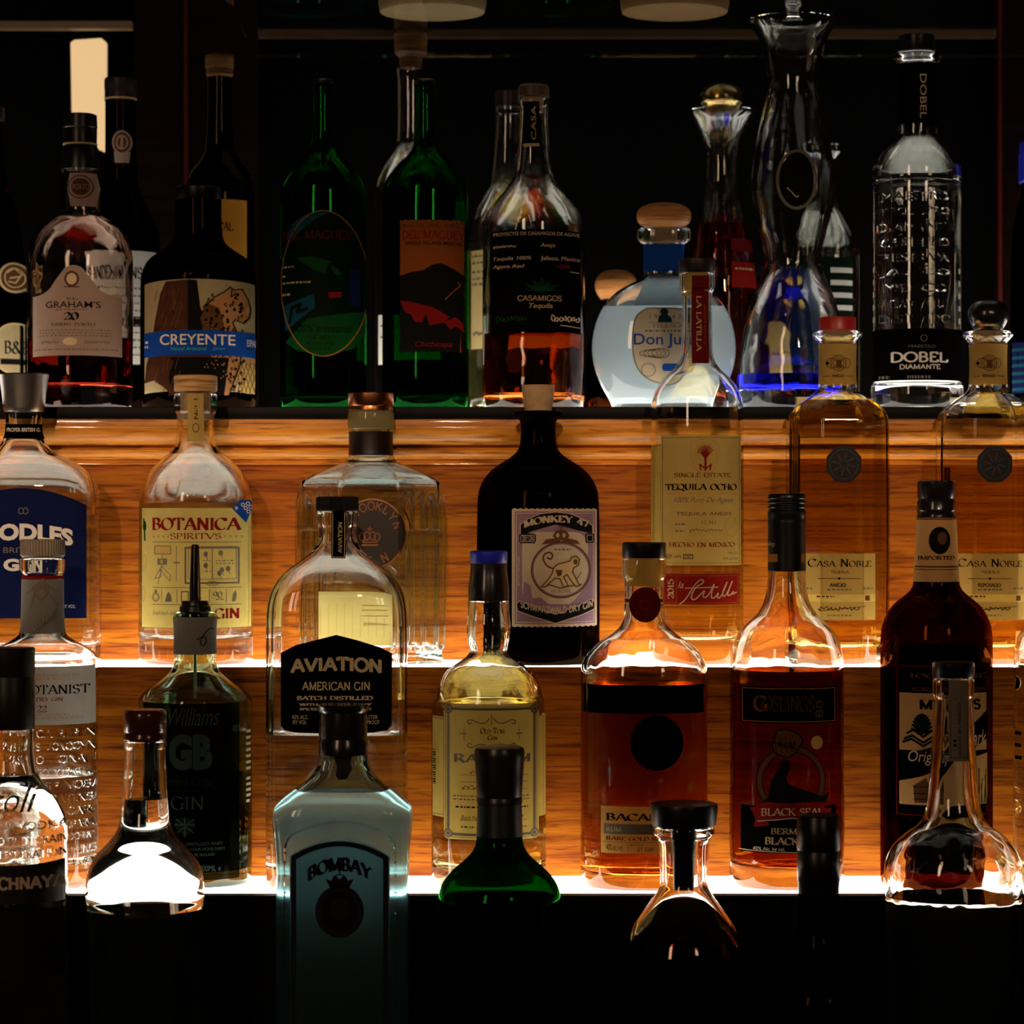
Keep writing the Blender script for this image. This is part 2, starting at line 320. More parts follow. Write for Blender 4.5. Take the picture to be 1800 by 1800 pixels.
LV = .00009
class Paint:
    """collects flat shapes in photo coordinates; they are then laid onto a bottle's curved face"""
    def __init__(s): s.bm = bmesh.new(); s.mats = []
    def mi(s, m):
        if m not in s.mats: s.mats.append(m)
        return s.mats.index(m)
    def face(s, pts, mat, lv):
        try:
            f = s.bm.faces.new([s.bm.verts.new((p[0], p[1], lv*LV)) for p in pts]); f.material_index = s.mi(mat)
        except ValueError: pass
    def poly(s, pts, mat, lv=2):
        v = [Vector((p[0], p[1], 0)) for p in pts]
        for t in geometry.tessellate_polygon([v]): s.face([pts[i] for i in t], mat, lv)
        return s
    def rect(s, x0, y0, x1, y1, mat, lv=1): s.face([(x0, y0), (x1, y0), (x1, y1), (x0, y1)], mat, lv); return s
    def rrect(s, x0, y0, x1, y1, r, mat, lv=1):
        p = []
        for cx, cy, a in ((x1-r, y0+r, -90), (x1-r, y1-r, 0), (x0+r, y1-r, 90), (x0+r, y0+r, 180)): p += arc(cx, cy, r, r, a, a+90, 6)
        return s.poly(p, mat, lv)
    def ell(s, cx, cy, rx, ry, mat, lv=2, n=36): return s.poly(arc(cx, cy, rx, ry, 0, 360, n)[:-1], mat, lv)
    def ring(s, cx, cy, rx, ry, wd, mat, lv=2, a0=0, a1=360, n=40):
        A = arc(cx, cy, rx, ry, a0, a1, n); B = arc(cx, cy, rx-wd, ry-wd, a0, a1, n)
        for i in range(n): s.face([A[i], A[i+1], B[i+1], B[i]], mat, lv)
        return s
    def line(s, pts, wd, mat, lv=3):
        for a, b in zip(pts, pts[1:]):
            dx, dy = b[0]-a[0], b[1]-a[1]; l = math.hypot(dx, dy)
            if l < 1e-6: continue
            nx, ny = -dy/l*wd/2, dx/l*wd/2; ex, ey = dx/l*wd*.3, dy/l*wd*.3
            s.face([(a[0]+nx-ex, a[1]+ny-ey), (a[0]-nx-ex, a[1]-ny-ey), (b[0]-nx+ex, b[1]-ny+ey), (b[0]+nx+ex, b[1]+ny+ey)], mat, lv)
        return s
    def frame(s, x0, y0, x1, y1, wd, mat, lv=2): return s.line([(x0, y0), (x1, y0), (x1, y1), (x0, y1), (x0, y0)], wd, mat, lv)
    def band(s, top, bot, x0, x1, mat, lv=1, n=40):
        """strip between two curves top(x), bot(x)"""
        X = [x0+(x1-x0)*i/n for i in range(n+1)]
        for a, b in zip(X, X[1:]): s.face([(a, top(a)), (b, top(b)), (b, bot(b)), (a, bot(a))], mat, lv)
        return s
    def text(s, t, x0, y0, x1, y1, mat, font='b', lv=4, arcy=0., shear=0., bold=.0, rot=0, ext=0., thick=.15, thin=.05, small=.8):
        """text filling the box x0..x1, y0..y1 (y grows downwards); arcy bends its middle up by that many pixels"""
        if font == 's' or font == 'u':
            pl = serif_text(t, thick, thin, font == 's', small); vs = []; fs = []
            for p in pl: fs.append(tuple(range(len(vs), len(vs)+len(p)))); vs += [(q[0], q[1], 0) for q in p]
        else: vs, fs = font_tris(t, bold, ext)
        if not vs: return s
        vs = [(v[0]+shear*v[1], v[1], v[2]) for v in vs]
        if rot: vs = [(-v[1], v[0], v[2]) for v in vs] if rot > 0 else [(v[1], -v[0], v[2]) for v in vs]
        a = min(v[0] for v in vs); b = max(v[0] for v in vs); c = min(v[1] for v in vs); d = max(v[1] for v in vs)
        m = s.mi(mat); nv = []
        for v in vs:
            fx = (v[0]-a)/(b-a+1e-9); fy = (v[1]-c)/(d-c+1e-9)
            u = fx*2-1
            nv.append(s.bm.verts.new((x0+(x1-x0)*fx, y1-(y1-y0)*fy+arcy*(u*u), (lv*LV if not ext else (v[2]+ext)/(2*ext)*.0009+.00002))))
        for f in fs:
            try: s.bm.faces.new([nv[i] for i in f]).material_index = m
            except ValueError: pass
        return s
    def micro(s, x0, x1, y, h, mat, lv=3, dens=.8, wmin=2, wmax=8):
        """a line of print too small to read"""
        x = x0
        while x < x1:
            l = min(random.uniform(wmin, wmax), x1-x)
            s.rect(x, y, x+l*dens, y+h, mat, lv); x += l+1.2
        return s
    def scrawl(s, x0, x1, y, amp, wd, mat, n=9, lv=4, seed=1):
        r = random.Random(seed); p = []
        for i in range(n*4+1):
            f = i/(n*4); p.append((x0+(x1-x0)*f+amp*.35*math.sin(i*1.9), y+amp*(.25+.75*r.random())*math.sin(i*math.pi/2)*(1-.45*f)))
        return s.line(chaikin(p, 1), wd, mat, lv)

# ---------------------------------------------------------------- bottles
def blend(k, p, dr): return 2+(p-2)*k, 1+(dr-1)*k
class Bottle:
    """one bottle: an Empty at its base, its parts as children; profiles are (y in the photo, half width in pixels[, k]) from mouth to base, k turning the round section into the body's own"""
    def __init__(s, name, label, cx, Y, zb, prof, p=2., dr=1., kind='sup', ch=1.45, cat='bottle', group=None, nseg=64, smooth=3):
        s.cx, s.Y, s.zb, s.p, s.dr, s.kind, s.ch, s.n = cx, Y, zb, p, dr, kind, ch, nseg
        s.x = (cx-900)/F*Y
        e = bpy.data.objects.new(name, None); COL.objects.link(e); e.location = (s.x, Y, zb); e.empty_display_size = .02
        tag(e, label, cat, group); s.e = e
        s.rows = chaikin(s.conv(prof), smooth)
        z0 = s.rows[-1]
        s.rows = [r for r in s.rows if r[0] >= 0]
    def conv(s, prof):
        out = []
        for r in prof:
            z = s.zb if r[0] is None else zpx(r[0], s.Y)
            out.append((z-s.zb, r[1]/F*s.Y, r[2] if len(r) > 2 else (1. if s.p != 2 or s.dr != 1 or s.kind != 'sup' else 0.)))
        return out
    def rad(s, t, k):
        c, q = abs(math.cos(t)), abs(math.sin(t))
        if s.kind == 'oct':
            a = 1./max(c, q/s.dr, (c+q/s.dr)/s.ch); return a*k+(1-k)
        p, dr = blend(k, s.p, s.dr); return (c**p+(q/dr)**p)**(-1/p)
    def ring(s, bm, z, hw, k, off=0., flute=None):
        vs = []
        for i in range(s.n):
            t = 2*math.pi*i/s.n; r = s.rad(t, k)*hw+off
            if flute: r += flute(t, z)
            vs.append(bm.verts.new((r*math.cos(t), r*math.sin(t), z)))
        return vs
    def skin(s, bm, rings, cap0=True, cap1=True):
        n = s.n
        for a, b in zip(rings, rings[1:]):
            for i in range(n): bm.faces.new((a[i], a[(i+1) % n], b[(i+1) % n], b[i]))
        if cap0: bm.faces.new(rings[0])
        if cap1: bm.faces.new(list(reversed(rings[-1])))
        bmesh.ops.recalc_face_normals(bm, faces=bm.faces[:])
    def glass(s, mat, t=.0022, tb=.006, flute=None, name='glass_body'):
        bm = bmesh.new(); rows = s.rows; s.t, s.tb = t, tb
        outer = [s.ring(bm, z, hw, k, 0, flute) for z, hw, k in rows]
        zz, hb, kb = rows[-1]
        s.inner = [(z, max(hw-t, .001), k) for z, hw, k in rows if z > tb+.003]
        lz, lh, lk = s.inner[-1]
        s.inner += [(tb+.0012, lh-.0004, lk), (tb+.0002, lh-.0022, lk), (tb, lh-.005, lk)]
        inn = [s.ring(bm, z, hw, k) for z, hw, k in reversed(s.inner)]
        n = s.n
        # foot: slightly hollow underneath
        foot = [s.ring(bm, max(0, zz), hb-.002, kb), s.ring(bm, zz+.0015, max(.002, hb-.006), kb)]
        allr = list(reversed(foot))+list(reversed(outer))
        for a, b in zip(allr, allr[1:]):
            for i in range(n): bm.faces.new((a[i], a[(i+1) % n], b[(i+1) % n], b[i]))
        bm.faces.new(allr[0])
        top_o, top_i = outer[0], inn[-1]
        for i in range(n): bm.faces.new((top_o[i], top_o[(i+1) % n], top_i[(i+1) % n], top_i[i]))
        for a, b in zip(inn, inn[1:]):
            for i in range(n): bm.faces.new((a[i], a[(i+1) % n], b[(i+1) % n], b[i]))
        bm.faces.new(inn[0])
        bmesh.ops.recalc_face_normals(bm, faces=bm.faces[:])
        return from_bm(name, bm, mat, s.e)
    def liquid(s, level, mat, name='liquid'):
        zl = zpx(level, s.Y)-s.zb; g = .00015
        rows = [r for r in s.inner if r[0] < zl]
        hw, k = s.at(zl); rows = [(zl, hw-s.t, k)]+rows
        bm = bmesh.new(); rings = [s.ring(bm, zl, rows[0][1]-.0015, rows[0][2])]+[s.ring(bm, z-(g if z < s.tb+.002 else 0), h, k, g) for z, h, k in rows]
        s.skin(bm, rings); return from_bm(name, bm, mat, s.e)
    def at(s, z):
        r = s.rows
        if z >= r[0][0]: return r[0][1], r[0][2]
        for a, b in zip(r, r[1:]):
            if b[0] <= z <= a[0]:
                f = 0 if a[0] == b[0] else (a[0]-z)/(a[0]-b[0]); return a[1]+(b[1]-a[1])*f, a[2]+(b[2]-a[2])*f
        return r[-1][1], r[-1][2]
    def turned(s, name, prof, mat, smooth=0, k=0., parent=None, flute=None, dx=0., n=40):
        """a solid turned part (cap, stopper, collar)"""
        pr = [((0. if r[0] is None else zpx(r[0], s.Y)-s.zb), r[1]/F*s.Y, k) for r in prof]
        pr = chaikin(pr, smooth) if smooth else pr
        bm = bmesh.new(); n0 = s.n; s.n = n; rings = [s.ring(bm, z, h, kk, 0, flute) for z, h, kk in pr]; s.skin(bm, rings); s.n = n0
        o = from_bm(name, bm, mat, parent or s.e); 
        if dx: o.location.x = dx/F*s.Y
        return o
    def sleeve(s, name, y0, y1, mat, off=.0003, extra=()):
        """a band wrapped all the way round, following the glass"""
        z0, z1 = zpx(y0, s.Y)-s.zb, zpx(y1, s.Y)-s.zb
        zs = [z0+(z1-z0)*i/10 for i in range(11)]
        bm = bmesh.new(); ro = [s.ring(bm, z, s.at(z)[0], s.at(z)[1], off) for z in zs]; ri = [s.ring(bm, z, s.at(z)[0], s.at(z)[1], .00006) for z in zs]
        n = s.n
        for rr in (ro, ri):
            for a, b in zip(rr, rr[1:]):
                for i in range(n): bm.faces.new((a[i], a[(i+1) % n], b[(i+1) % n], b[i]))
        for a, b in ((ro[0], ri[0]), (ro[-1], ri[-1])):
            for i in range(n): bm.faces.new((a[i], a[(i+1) % n], b[(i+1) % n], b[i]))
        bmesh.ops.recalc_face_normals(bm, faces=bm.faces[:])
        return from_bm(name, bm, mat, s.e)
    def curved(s, y):
        z = zpx(y, s.Y)-s.zb; e = .0022; a, b, c = s.at(z-e)[0], s.at(z)[0], s.at(z+e)[0]
        return abs(a-b)+abs(b-c) > 2e-5 or abs(s.at(z-e)[1]-s.at(z+e)[1]) > .002
    def front(s, x, z):
        hw, k = s.at(z); u = min(abs(x)/hw, .992)
        if s.kind == 'oct':
            y1 = min(s.dr, s.dr*(s.ch-u)); return hw*(y1*k+math.sqrt(1-u*u)*(1-k))
        p, dr = blend(k, s.p, s.dr); return hw*dr*(1-u**p)**(1/p)
    def lay(s, name, P, parent=None, off=.0001, side=-1, step=7, fit=None, yscale=1.):
        """bend a Paint onto the bottle's front (side=-1) or back (side=1)"""
        bm = P.bm
        xs = [v.co.x for v in bm.verts]; x0, x1 = min(xs), max(xs); x = math.floor(x0/step)*step+step
        while x < x1:
            bmesh.ops.bisect_plane(bm, geom=bm.verts[:]+bm.edges[:]+bm.faces[:], plane_co=(x, 0, 0), plane_no=(1, 0, 0), dist=1e-4); x += step
        ys = [v.co.y for v in bm.verts]; y = math.floor(min(ys)/9)*9+9
        while y < max(ys):
            if s.curved(y): bmesh.ops.bisect_plane(bm, geom=bm.verts[:]+bm.edges[:]+bm.faces[:], plane_co=(0, y, 0), plane_no=(0, 1, 0), dist=1e-4)
            y += 9
        zm = zpx((min(ys)+max(ys))/2, s.Y)-s.zb
        hw, k = s.at(zm); dep = s.front(0, zm)
        Yl = s.Y+side*dep
        for v in bm.verts:
            X = (v.co.x-900)/F*Yl-s.x; Z = zpx(v.co.y, Yl)-s.zb; o = v.co.z
            hwz, _ = s.at(Z); X = max(-hwz*.985, min(hwz*.985, X))
            y = s.front(X, Z); nx = X/hwz if s.p == 2 and s.kind == 'sup' and s.dr == 1 else 0.
            ny = math.sqrt(max(0, 1-nx*nx)); d = off+o
            v.co = (X+nx*d, side*(y+ny*d), Z)
        bmesh.ops.recalc_face_normals(bm, faces=bm.faces[:])
        o = from_bm(name, bm, P.mats, parent or s.e, smooth=False)
        return o
    def strip(s, *a, **k): return s.lay(*a, **k)
# ---------------------------------------------------------------- the place: dark room, stepped back bar with lit shelves
ZA, ZB, ZC = zpx(716, YA), zpx(1172, YB), zpx(1570, YC)
ZD = ZC-.17
X0, X1 = -.62, .62
tag(boxobj('floor', (-2.2, -2.4, -.05), (2.2, 2.5, 0), blackw), kind='structure')
tag(boxobj('wall_back', (-2.2, 2.372, 0), (2.2, 2.45, 2.7), blackwall), kind='structure')
def thing(name, loc, label, cat, group=None):
    e = bpy.data.objects.new(name, None); COL.objects.link(e); e.location = loc; e.empty_display_size = .05
    tag(e, label, cat, group); return e
def kid(o, e):
    o.parent = e; o.matrix_parent_inverse = Matrix.Translation(-e.location); return o
# lowest: black counter the front bottles stand on
e = thing('bar_counter', (0, 1.72, 0), 'black lacquered counter in shadow under the front row of bottles', 'counter')
kid(boxobj('counter_top', (X0, 1.56, ZD-.03), (X1, 1.846, ZD), blackw, None, .002), e)
kid(boxobj('front_panel', (X0, 1.58, 0), (X1, 1.60, ZD-.03), blackw), e)
# lower step
e = thing('shelf_step', (0, 1.90, 0), 'lowest lit shelf step with black front edge and glowing white top', 'shelf', 'lit shelf steps')
kid(boxobj('riser_panel', (X0, 1.848, 0), (X1, 1.8605, ZC-.0002), blackw), e)
kid(boxobj('lit_top', (X0, 1.861, ZC-.012), (X1, 1.9475, ZC), acryl), e)
# middle step
e = thing('shelf_step', (0, 1.99, 0), 'middle lit shelf step with oak front panel under a thin glowing line', 'shelf', 'lit shelf steps')
kid(boxobj('riser_panel', (X0, 1.948, ZC-.02), (X1, 1.9515, ZB-.0002), oak), e)
kid(boxobj('lit_top', (X0, 1.952, ZB-.012), (X1, 2.0425, ZB), acryl), e)
# upper step
e = thing('shelf_step', (0, 2.2, 0), 'top shelf step with oak panel and rounded oak moulding below black edge', 'shelf', 'lit shelf steps')
kid(boxobj('riser_panel', (X0, 2.043, ZB-.02), (X1, 2.052, zpx(735, 2.043)), oak), e)
Ym = 2.043
def yz(d, p): return (Ym-d, zpx(p, Ym-d))
def quarter(d0, p0, rd, rv): return [(Ym-d0-rd*math.cos(R(a)), zpx(p0, Ym-d0)-rv*math.sin(R(a))) for a in range(0, 91, 9)]
pr = [yz(-.001, 733), yz(.019, 735), yz(.019, 746)]+quarter(.005, 751, .015, .0135)+[yz(.004, 787), yz(.004, 789.5)]+quarter(.002, 791, .0085, .0068)+[yz(.0022, 811), yz(.0032, 813.5), yz(.0032, 817), yz(-.001, 817)]
kid(extrude_x('moulding', pr, X0, X1, mould_m), e)
kid(boxobj('shelf_edge', (X0, 2.0215, zpx(736, 2.0215)), (X1, 2.0445, ZA-.0002), blackw, None, .001), e)
kid(boxobj('lit_top', (X0, 2.045, ZA-.012), (X1, 2.36, ZA), acrylA), e)
# uprights of the dark cabinet behind, and the glass shelf overhead
for nm, a, b, lab in (('cabinet_post', 236, 452, 'dark red-brown upright post behind the tall bottle with pale stopper'), ('cabinet_post', 1754, 1990, 'dark red-brown upright post behind the bottles at the right edge')):
    Yp = 2.345; p0, p1 = px(a, 0, Yp), px(b, 0, Yp)
    e = thing(nm, ((p0.x+p1.x)/2, Yp, ZA), lab, 'post', 'cabinet uprights')
    kid(boxobj('post_body', (p0.x, Yp, ZA), (p1.x, Yp+.02, 2.0), redwood), e)
    ex = px(328 if a < 900 else 1757, 0, Yp).x
    bm = bmesh.new(); box(bm, (ex-.0015, Yp-.005, ZA+.02), (ex+.0015, Yp, 2.0), .0006)
    kid(from_bm('edge_bead', bm, plain('red_bead', (.035, .0025, .001), .4, spec=.1)), e)
ZG = 1.45+.1748*2.13
e = thing('overhead_shelf', (0, 2.2, ZG), 'clear glass shelf overhead with thin brown rail along its back', 'shelf')
kid(boxobj('glass_pane', (px(452, 0, 2.33).x, 1.98, ZG), (X1, 2.33, ZG+.008), G_clear), e)
Yr = 2.318
for a, b in ((-900, 231), (453, 1752)):
    kid(boxobj('back_rail', (px(a, 0, Yr).x, Yr, zpx(50, Yr)), (px(b, 0, Yr).x, Yr+.012, zpx(37, Yr)), plain('rail_wood', (.09, .045, .014), .5)), e)
def jar(name, label, cx, rx, cat): return Bottle(name, label, cx, 2.13, ZG+.0086, [(-200, rx), (-20, rx), (None, rx)], group='jars on the overhead glass shelf', cat=cat)
fullb = lambda r: [(-560, r*.33), (-420, r*.36), (-330, r*.85), (-270, r), (-260, r), (-20, r), (None, r), (None, r)]
for nm, lab, cx, r, m in (('glass_bottle', 'dark teal glass bottle on overhead shelf, its base cut by the top edge', 545, 92, glass('teal_glass', (.05, .30, .30))), ('glass_bottle', 'dark green bottle with pale base ring on overhead shelf', 980, 91, G_dkgreen)):
    b = Bottle(nm, lab, cx, 2.13, ZG+.0086, fullb(r), group='jars on the overhead glass shelf'); b.glass(m, .003, .008)
    b.turned('base_ring', [(-16, r+.4), (-13, r+.4)], plain('ring_ceramic', (.25, .18, .09), .5))
b = jar('ceramic_jar', 'pale cream round jar on overhead shelf, seen from below', 760, 95, 'jar'); b.turned('jar_body', [(-200, 92), (-190, 95), (-8, 95), (None, 92)], plain('cream_ceramic', (.62, .46, .22), .5))
b = jar('ceramic_jar', 'tan round jar on overhead shelf with mottled base', 1186, 96, 'jar'); b.turned('jar_body', [(-200, 93), (-190, 96), (-9, 96), (None, 93)], plain('tan_ceramic', (.46, .27, .10), .55, var=.4, scale=25))
# warm panel lamp on the back wall, upper left
Yw = 2.355
e = thing('wall_lamp', (px(155, 0, Yw).x, Yw, zpx(170, Yw)), 'glowing cream wall lamp panel behind the port bottle at upper left', 'lamp')
P = [(124, 75), (131, 70), (178, 67), (185, 73), (184.5, 258), (181, 265), (150, 250), (126, 196)]
bm = bmesh.new(); fa = [bm.verts.new(px(x, y, Yw-.012)) for x, y in P]; fb = [bm.verts.new(px(x, y, Yw-.012)+Vector((0, .012, 0))) for x, y in P]
bm.faces.new(fa); bm.faces.new(list(reversed(fb)))
for i in range(len(P)): bm.faces.new((fa[i], fb[i], fb[(i+1) % len(P)], fa[(i+1) % len(P)]))
bmesh.ops.recalc_face_normals(bm, faces=bm.faces[:])
kid(from_bm('lamp_face', bm, lampm, smooth=False), e)
kid(boxobj('lamp_back', (px(122, 0, Yw).x, Yw, zpx(262, Yw)), (px(187, 0, Yw).x, Yw+.01, zpx(64, Yw)), blackw), e)

# ---------------------------------------------------------------- bottles
EPS = .0004
A1, A2, B1, C1, D1 = 2.090, 2.205, 1.997, 1.905, 1.792
gA, gA2, gB, gC, gD = 'bottles along the front of the top shelf', 'bottles at the back of the top shelf', 'bottles on the middle shelf', 'bottles on the lower lit shelf', 'bottles in the dark front row'
zA, zB, zC, zD = ZA+EPS, ZB+EPS, ZC+EPS, ZD+EPS
Pt = Paint
def knurl(n, a): return lambda t, z: a*math.cos(n*t)

# ---- top shelf, back row
b = Bottle('liqueur_bottle', 'black bottle with wax seal and faint red lettering at the left edge', -12, A2, zA, [(214, 17), (230, 17), (300, 18), (380, 44), (450, 55), (480, 58), (690, 58), (712, 57), (None, 54), (None, 54)], group=gA2)
b.glass(G_black); b.turned('cap', [(188, 17), (190, 19), (212, 19), (214, 18)], brownblk)
P = Pt().text('B&B', 8, 316, 40, 338, P_dred, 's', shear=.1); b.lay('neck_lettering', P)
P = Pt().ell(20, 487, 24, 27, P_gold, 1).ell(20, 487, 20, 23, P_brown, 2).ring(20, 487, 15, 18, 2, P_gold, 3).line([(10, 478), (20, 470), (30, 480), (22, 496), (12, 494)], 2.5, P_gold, 3).line([(14, 488), (28, 484)], 3, P_gold, 3); b.lay('wax_seal', P, off=.0012)
P = Pt().ring(24, 612, 40, 46, 3, P_gold, 2).ell(24, 612, 40, 46, P_cream, 1).text('B&B', 6, 598, 42, 622, P_ink, 's').rect(0, 630, 44, 640, P_ink, 2); b.lay('label', P)

b = Bottle('port_bottle', 'black port bottle with brown cap and round neck seal in front of the post', 212, A2, zA, [(178, 27), (300, 27), (340, 34), (395, 64), (430, 70), (690, 70), (712, 69), (None, 66), (None, 66)], group=gA2)
b.glass(G_black); st = b.turned('cap', [(137, 25), (140, 28), (157, 28), (158, 27.5), (174, 27.5), (178, 27.5)], brownblk, flute=knurl(40, .0002)); b.turned('cap_ring', [(173.4, 28.2), (176.2, 28.2)], P_gold, parent=st)
P = Pt().ell(214, 250, 17, 21, P_pink, 1).ell(214, 250, 14, 18, P_brown, 2).ring(214, 250, 10, 13, 2.5, P_pink, 3).rect(212, 240, 216, 260, P_pink, 3).poly([(200, 266), (228, 266), (226, 286), (202, 286)], P_pink, 1); b.lay('neck_seal', P)
P = Pt().rect(148, 440, 272, 640, P_white, 1).text('SANDEMANS', 152, 468, 248, 490, P_ink, 's')
for y in range(505, 632, 13): P.micro(154, 268, y, 3, P_gink)
P.rect(232, 556, 252, 574, P_ink, 3); b.lay('label', P)

b = Bottle('mezcal_bottle', 'dark tall bottle with pale wooden stopper and orange label', 386, A2, zA, [(137, 21), (150, 21), (262, 23), (280, 34), (302, 52), (330, 60), (360, 62), (690, 62), (712, 60), (None, 57), (None, 57)], group=gA2)
b.glass(glass('olive_black_glass', (.16, .13, .08))); b.turned('stopper', [(96, 22), (99, 25), (119, 25), (122, 23), (132, 24), (136, 21)], shadestop)
P = Pt().rect(352, 350, 431, 452, P_orange, 1).text('MEZCAL', 358, 390, 409, 406, P_ink, 's'); b.lay('label', P)

b = Bottle('mezcal_bottle', 'clear tall bottle with amber wood stopper, half hidden behind green bottle', 722, A2, zA, [(122, 27), (130, 27), (142, 25), (240, 25), (262, 30), (290, 52), (318, 66), (350, 67), (690, 67), (712, 66), (None, 62), (None, 62)], group=gA2)
b.glass(G_clear); b.turned('stopper', [(58, 27), (60, 29), (78, 29), (80, 28.5), (93, 28.5), (98, 24), (102, 20), (120, 19)], shadestop, k=0)
P = Pt().rect(664, 552, 780, 640, P_white, 1); P.micro(668, 700, 570, 3, P_gink); P.micro(668, 700, 590, 3, P_gink); b.lay('label', P)

b = Bottle('tequila_bottle', 'clear bottle with dark cap and cream label behind black-labelled bottle', 893, A2, zA, [(188, 25), (200, 25), (205, 22), (320, 32), (345, 48), (375, 66), (400, 70), (690, 70), (712, 69), (None, 65), (None, 65)], group=gA2)
b.glass(G_clear); b.liquid(430, L_straw); b.turned('cap', [(160, 20), (162, 23), (187, 23), (188, 22)], brownblk)
P = Pt().rect(828, 438, 955, 612, P_cream, 1)
for y in (446, 458, 474, 486, 496): P.micro(830, 850, y, 4, P_gink)
P.scrawl(832, 852, 585, 6, 1.4, P_gink); b.lay('label', P)

b = Bottle('tequila_bottle', 'small dark bottle with orange ball stopper behind the pale round bottle', 1083, A2, zA, [(528, 26), (536, 26), (545, 24), (570, 30), (600, 52), (690, 54), (None, 50), (None, 50)], group=gA2)
b.glass(G_amber); b.turned('stopper', [(474, 8), (477, 24), (490, 36), (505, 38), (518, 33), (526, 27)], orangewood, 2)

b = Bottle('rum_decanter', 'flared decanter with brass dome stopper and red-brown spirit, behind tall vase', 1268, A2, zA, [(196, 66), (204, 64), (222, 50), (240, 40), (275, 31), (320, 33), (400, 48), (480, 60), (600, 70), (690, 76), (None, 74), (None, 72)], cat='decanter', group=gA2)
b.glass(G_wavy, .003, .012); b.liquid(396, L_tawny); b.turned('stopper', [(146, 6), (149, 22), (158, 34), (170, 39), (182, 38), (186, 31), (195, 29)], plain('old_brass', (.36, .26, .10), .22, 1.), 2)
P = Pt().rect(1286, 418, 1332, 440, P_dred, 1).rect(1286, 460, 1334, 505, P_red, 1); P.micro(1292, 1328, 470, 3, P_gold); b.lay('label', P)

b = Bottle('tequila_bottle', 'squat dark bottle with round cream label showing through the vase foot', 1352, 2.27, zA, [(488, 22), (498, 22), (505, 24), (530, 46), (560, 58), (690, 60), (None, 56), (None, 56)], group=gA2)
b.glass(G_amber, .0022, .006)
b.turned('cap', [(470, 20), (487, 22), (488, 22)], blk)
P = Pt().band(lambda x: 622-58*math.sqrt(max(0, 1-((x-1347)/57)**2)), lambda x: 690, 1293, 1402, P_ochre, 1).text('T', 1294, 612, 1306, 634, P_red, 's').scrawl(1344, 1394, 620, 5, 1.2, P_brown, seed=4).poly([(1320, 612), (1340, 620), (1338, 640), (1324, 632)], P_red, 2); b.lay('label', P)

b = Bottle('tequila_bottle', 'clear bottle with pale lip and greenish label, half hidden by the tall vase', 1450, A2, zA, [(256, 33), (266, 35), (275, 28), (285, 24), (360, 25), (385, 40), (420, 58), (440, 61), (690, 61), (712, 60), (None, 56), (None, 56)], group=gA2)
b.glass(G_clear, .0028); b.liquid(440, L_water)
P = Pt().rect(1396, 452, 1502, 640, P_dgreen, 1)
for y in range(470, 620, 22): P.rect(1460, y, 1500, y+9, P_white, 2)
b.lay('label', P)

b = Bottle('liqueur_bottle', 'dark bottle with blue capsule cut by the right edge of the frame', 1838, 2.15, zA, [(322, 42), (345, 42), (365, 50), (420, 60), (690, 62), (None, 58), (None, 58)], group=gA2)
b.glass(G_black); b.turned('capsule', [(250, 44), (254, 46), (270, 46), (271, 47), (320, 47), (322, 45)], bluecap)
P = Pt().rect(1779, 600, 1896, 690, P_navy, 1)
for y in range(610, 685, 14): P.rect(1781, y, 1890, y+6, P_teal, 2)
b.lay('label', P)

# ---- top shelf, front row
b = Bottle('port_bottle', 'clear port bottle with black stopper, shield label and red-brown wine', 141, A1, zA, [(296, 32), (302, 32), (325, 37), (352, 37), (370, 35), (378, 38), (392, 60), (412, 80), (445, 92), (475, 93), (680, 92), (706, 91), (None, 90), (None, 86)], group=gA)
b.glass(glass('pinkish_glass', (.96, .90, .86), bump=.25, bscale=70), .003, .017); b.liquid(596, L_tawny)
st = b.turned('stopper', [(201, 25), (203, 29), (225, 30), (226, 29), (228, 29.5), (254, 29), (255, 28), (262, 32), (296, 33), (298, 33)], blk)
b.turned('gold_ring', [(253, 30.2), (256, 30.2)], P_gold, parent=st)
P = Pt().poly([(122, 303), (166, 303), (172, 330), (166, 362), (124, 362), (118, 330)], P_pink, 1).ell(141, 328, 22, 21, P_brown, 2).ring(141, 328, 20, 19, 4, P_pink, 3).text('PORTO', 127, 323, 156, 333, P_pink, 'b', 3); b.lay('neck_seal', P)
def gtop(x):
    u = abs(x-129)/78
    return 522-58*(1-min(1, u/.75)**2)**1.4 if u < .75 else 522-4*(u-.75)
def gtop(x):
    u = abs(x-129)
    return 466+(1-math.sqrt(max(0, 1-(u/19)**2)))*12 if u < 17 else (473+(u-17)*1.25 if u < 34 else 494+27*(1-math.exp(-(u-34)/14)))
P = Pt().band(gtop, lambda x: 626-1.5*(1-((x-129)/80)**2), 52, 208, P_pink, 1, n=70)
P.ell(126, 490, 13, 14, P_brown, 2).ell(126, 490, 9, 10, P_tan, 3).line([(113, 504), (139, 504)], 2, P_brown)
P.text('W & J', 116, 523, 136, 528, P_ink).text("GRAHAM'S", 79, 529, 175, 541, P_ink, 'b', bold=.006).micro(98, 154, 543, 2.2, P_gink).text('20', 112, 548, 139, 563, P_ink, 's', thick=.22).text('TAWNY PORTO', 88, 567, 166, 573, P_brown, 's')
for y in (579, 584, 589): P.micro(66, 192, y, 1.6, P_gink)
P.ell(123, 600, 13, 7, P_tan, 2); P.scrawl(70, 104, 601, 4, 1, P_gink).scrawl(148, 190, 601, 4, 1, P_gink, seed=5).micro(56, 202, 613, 2, P_gink); b.lay('label', P)

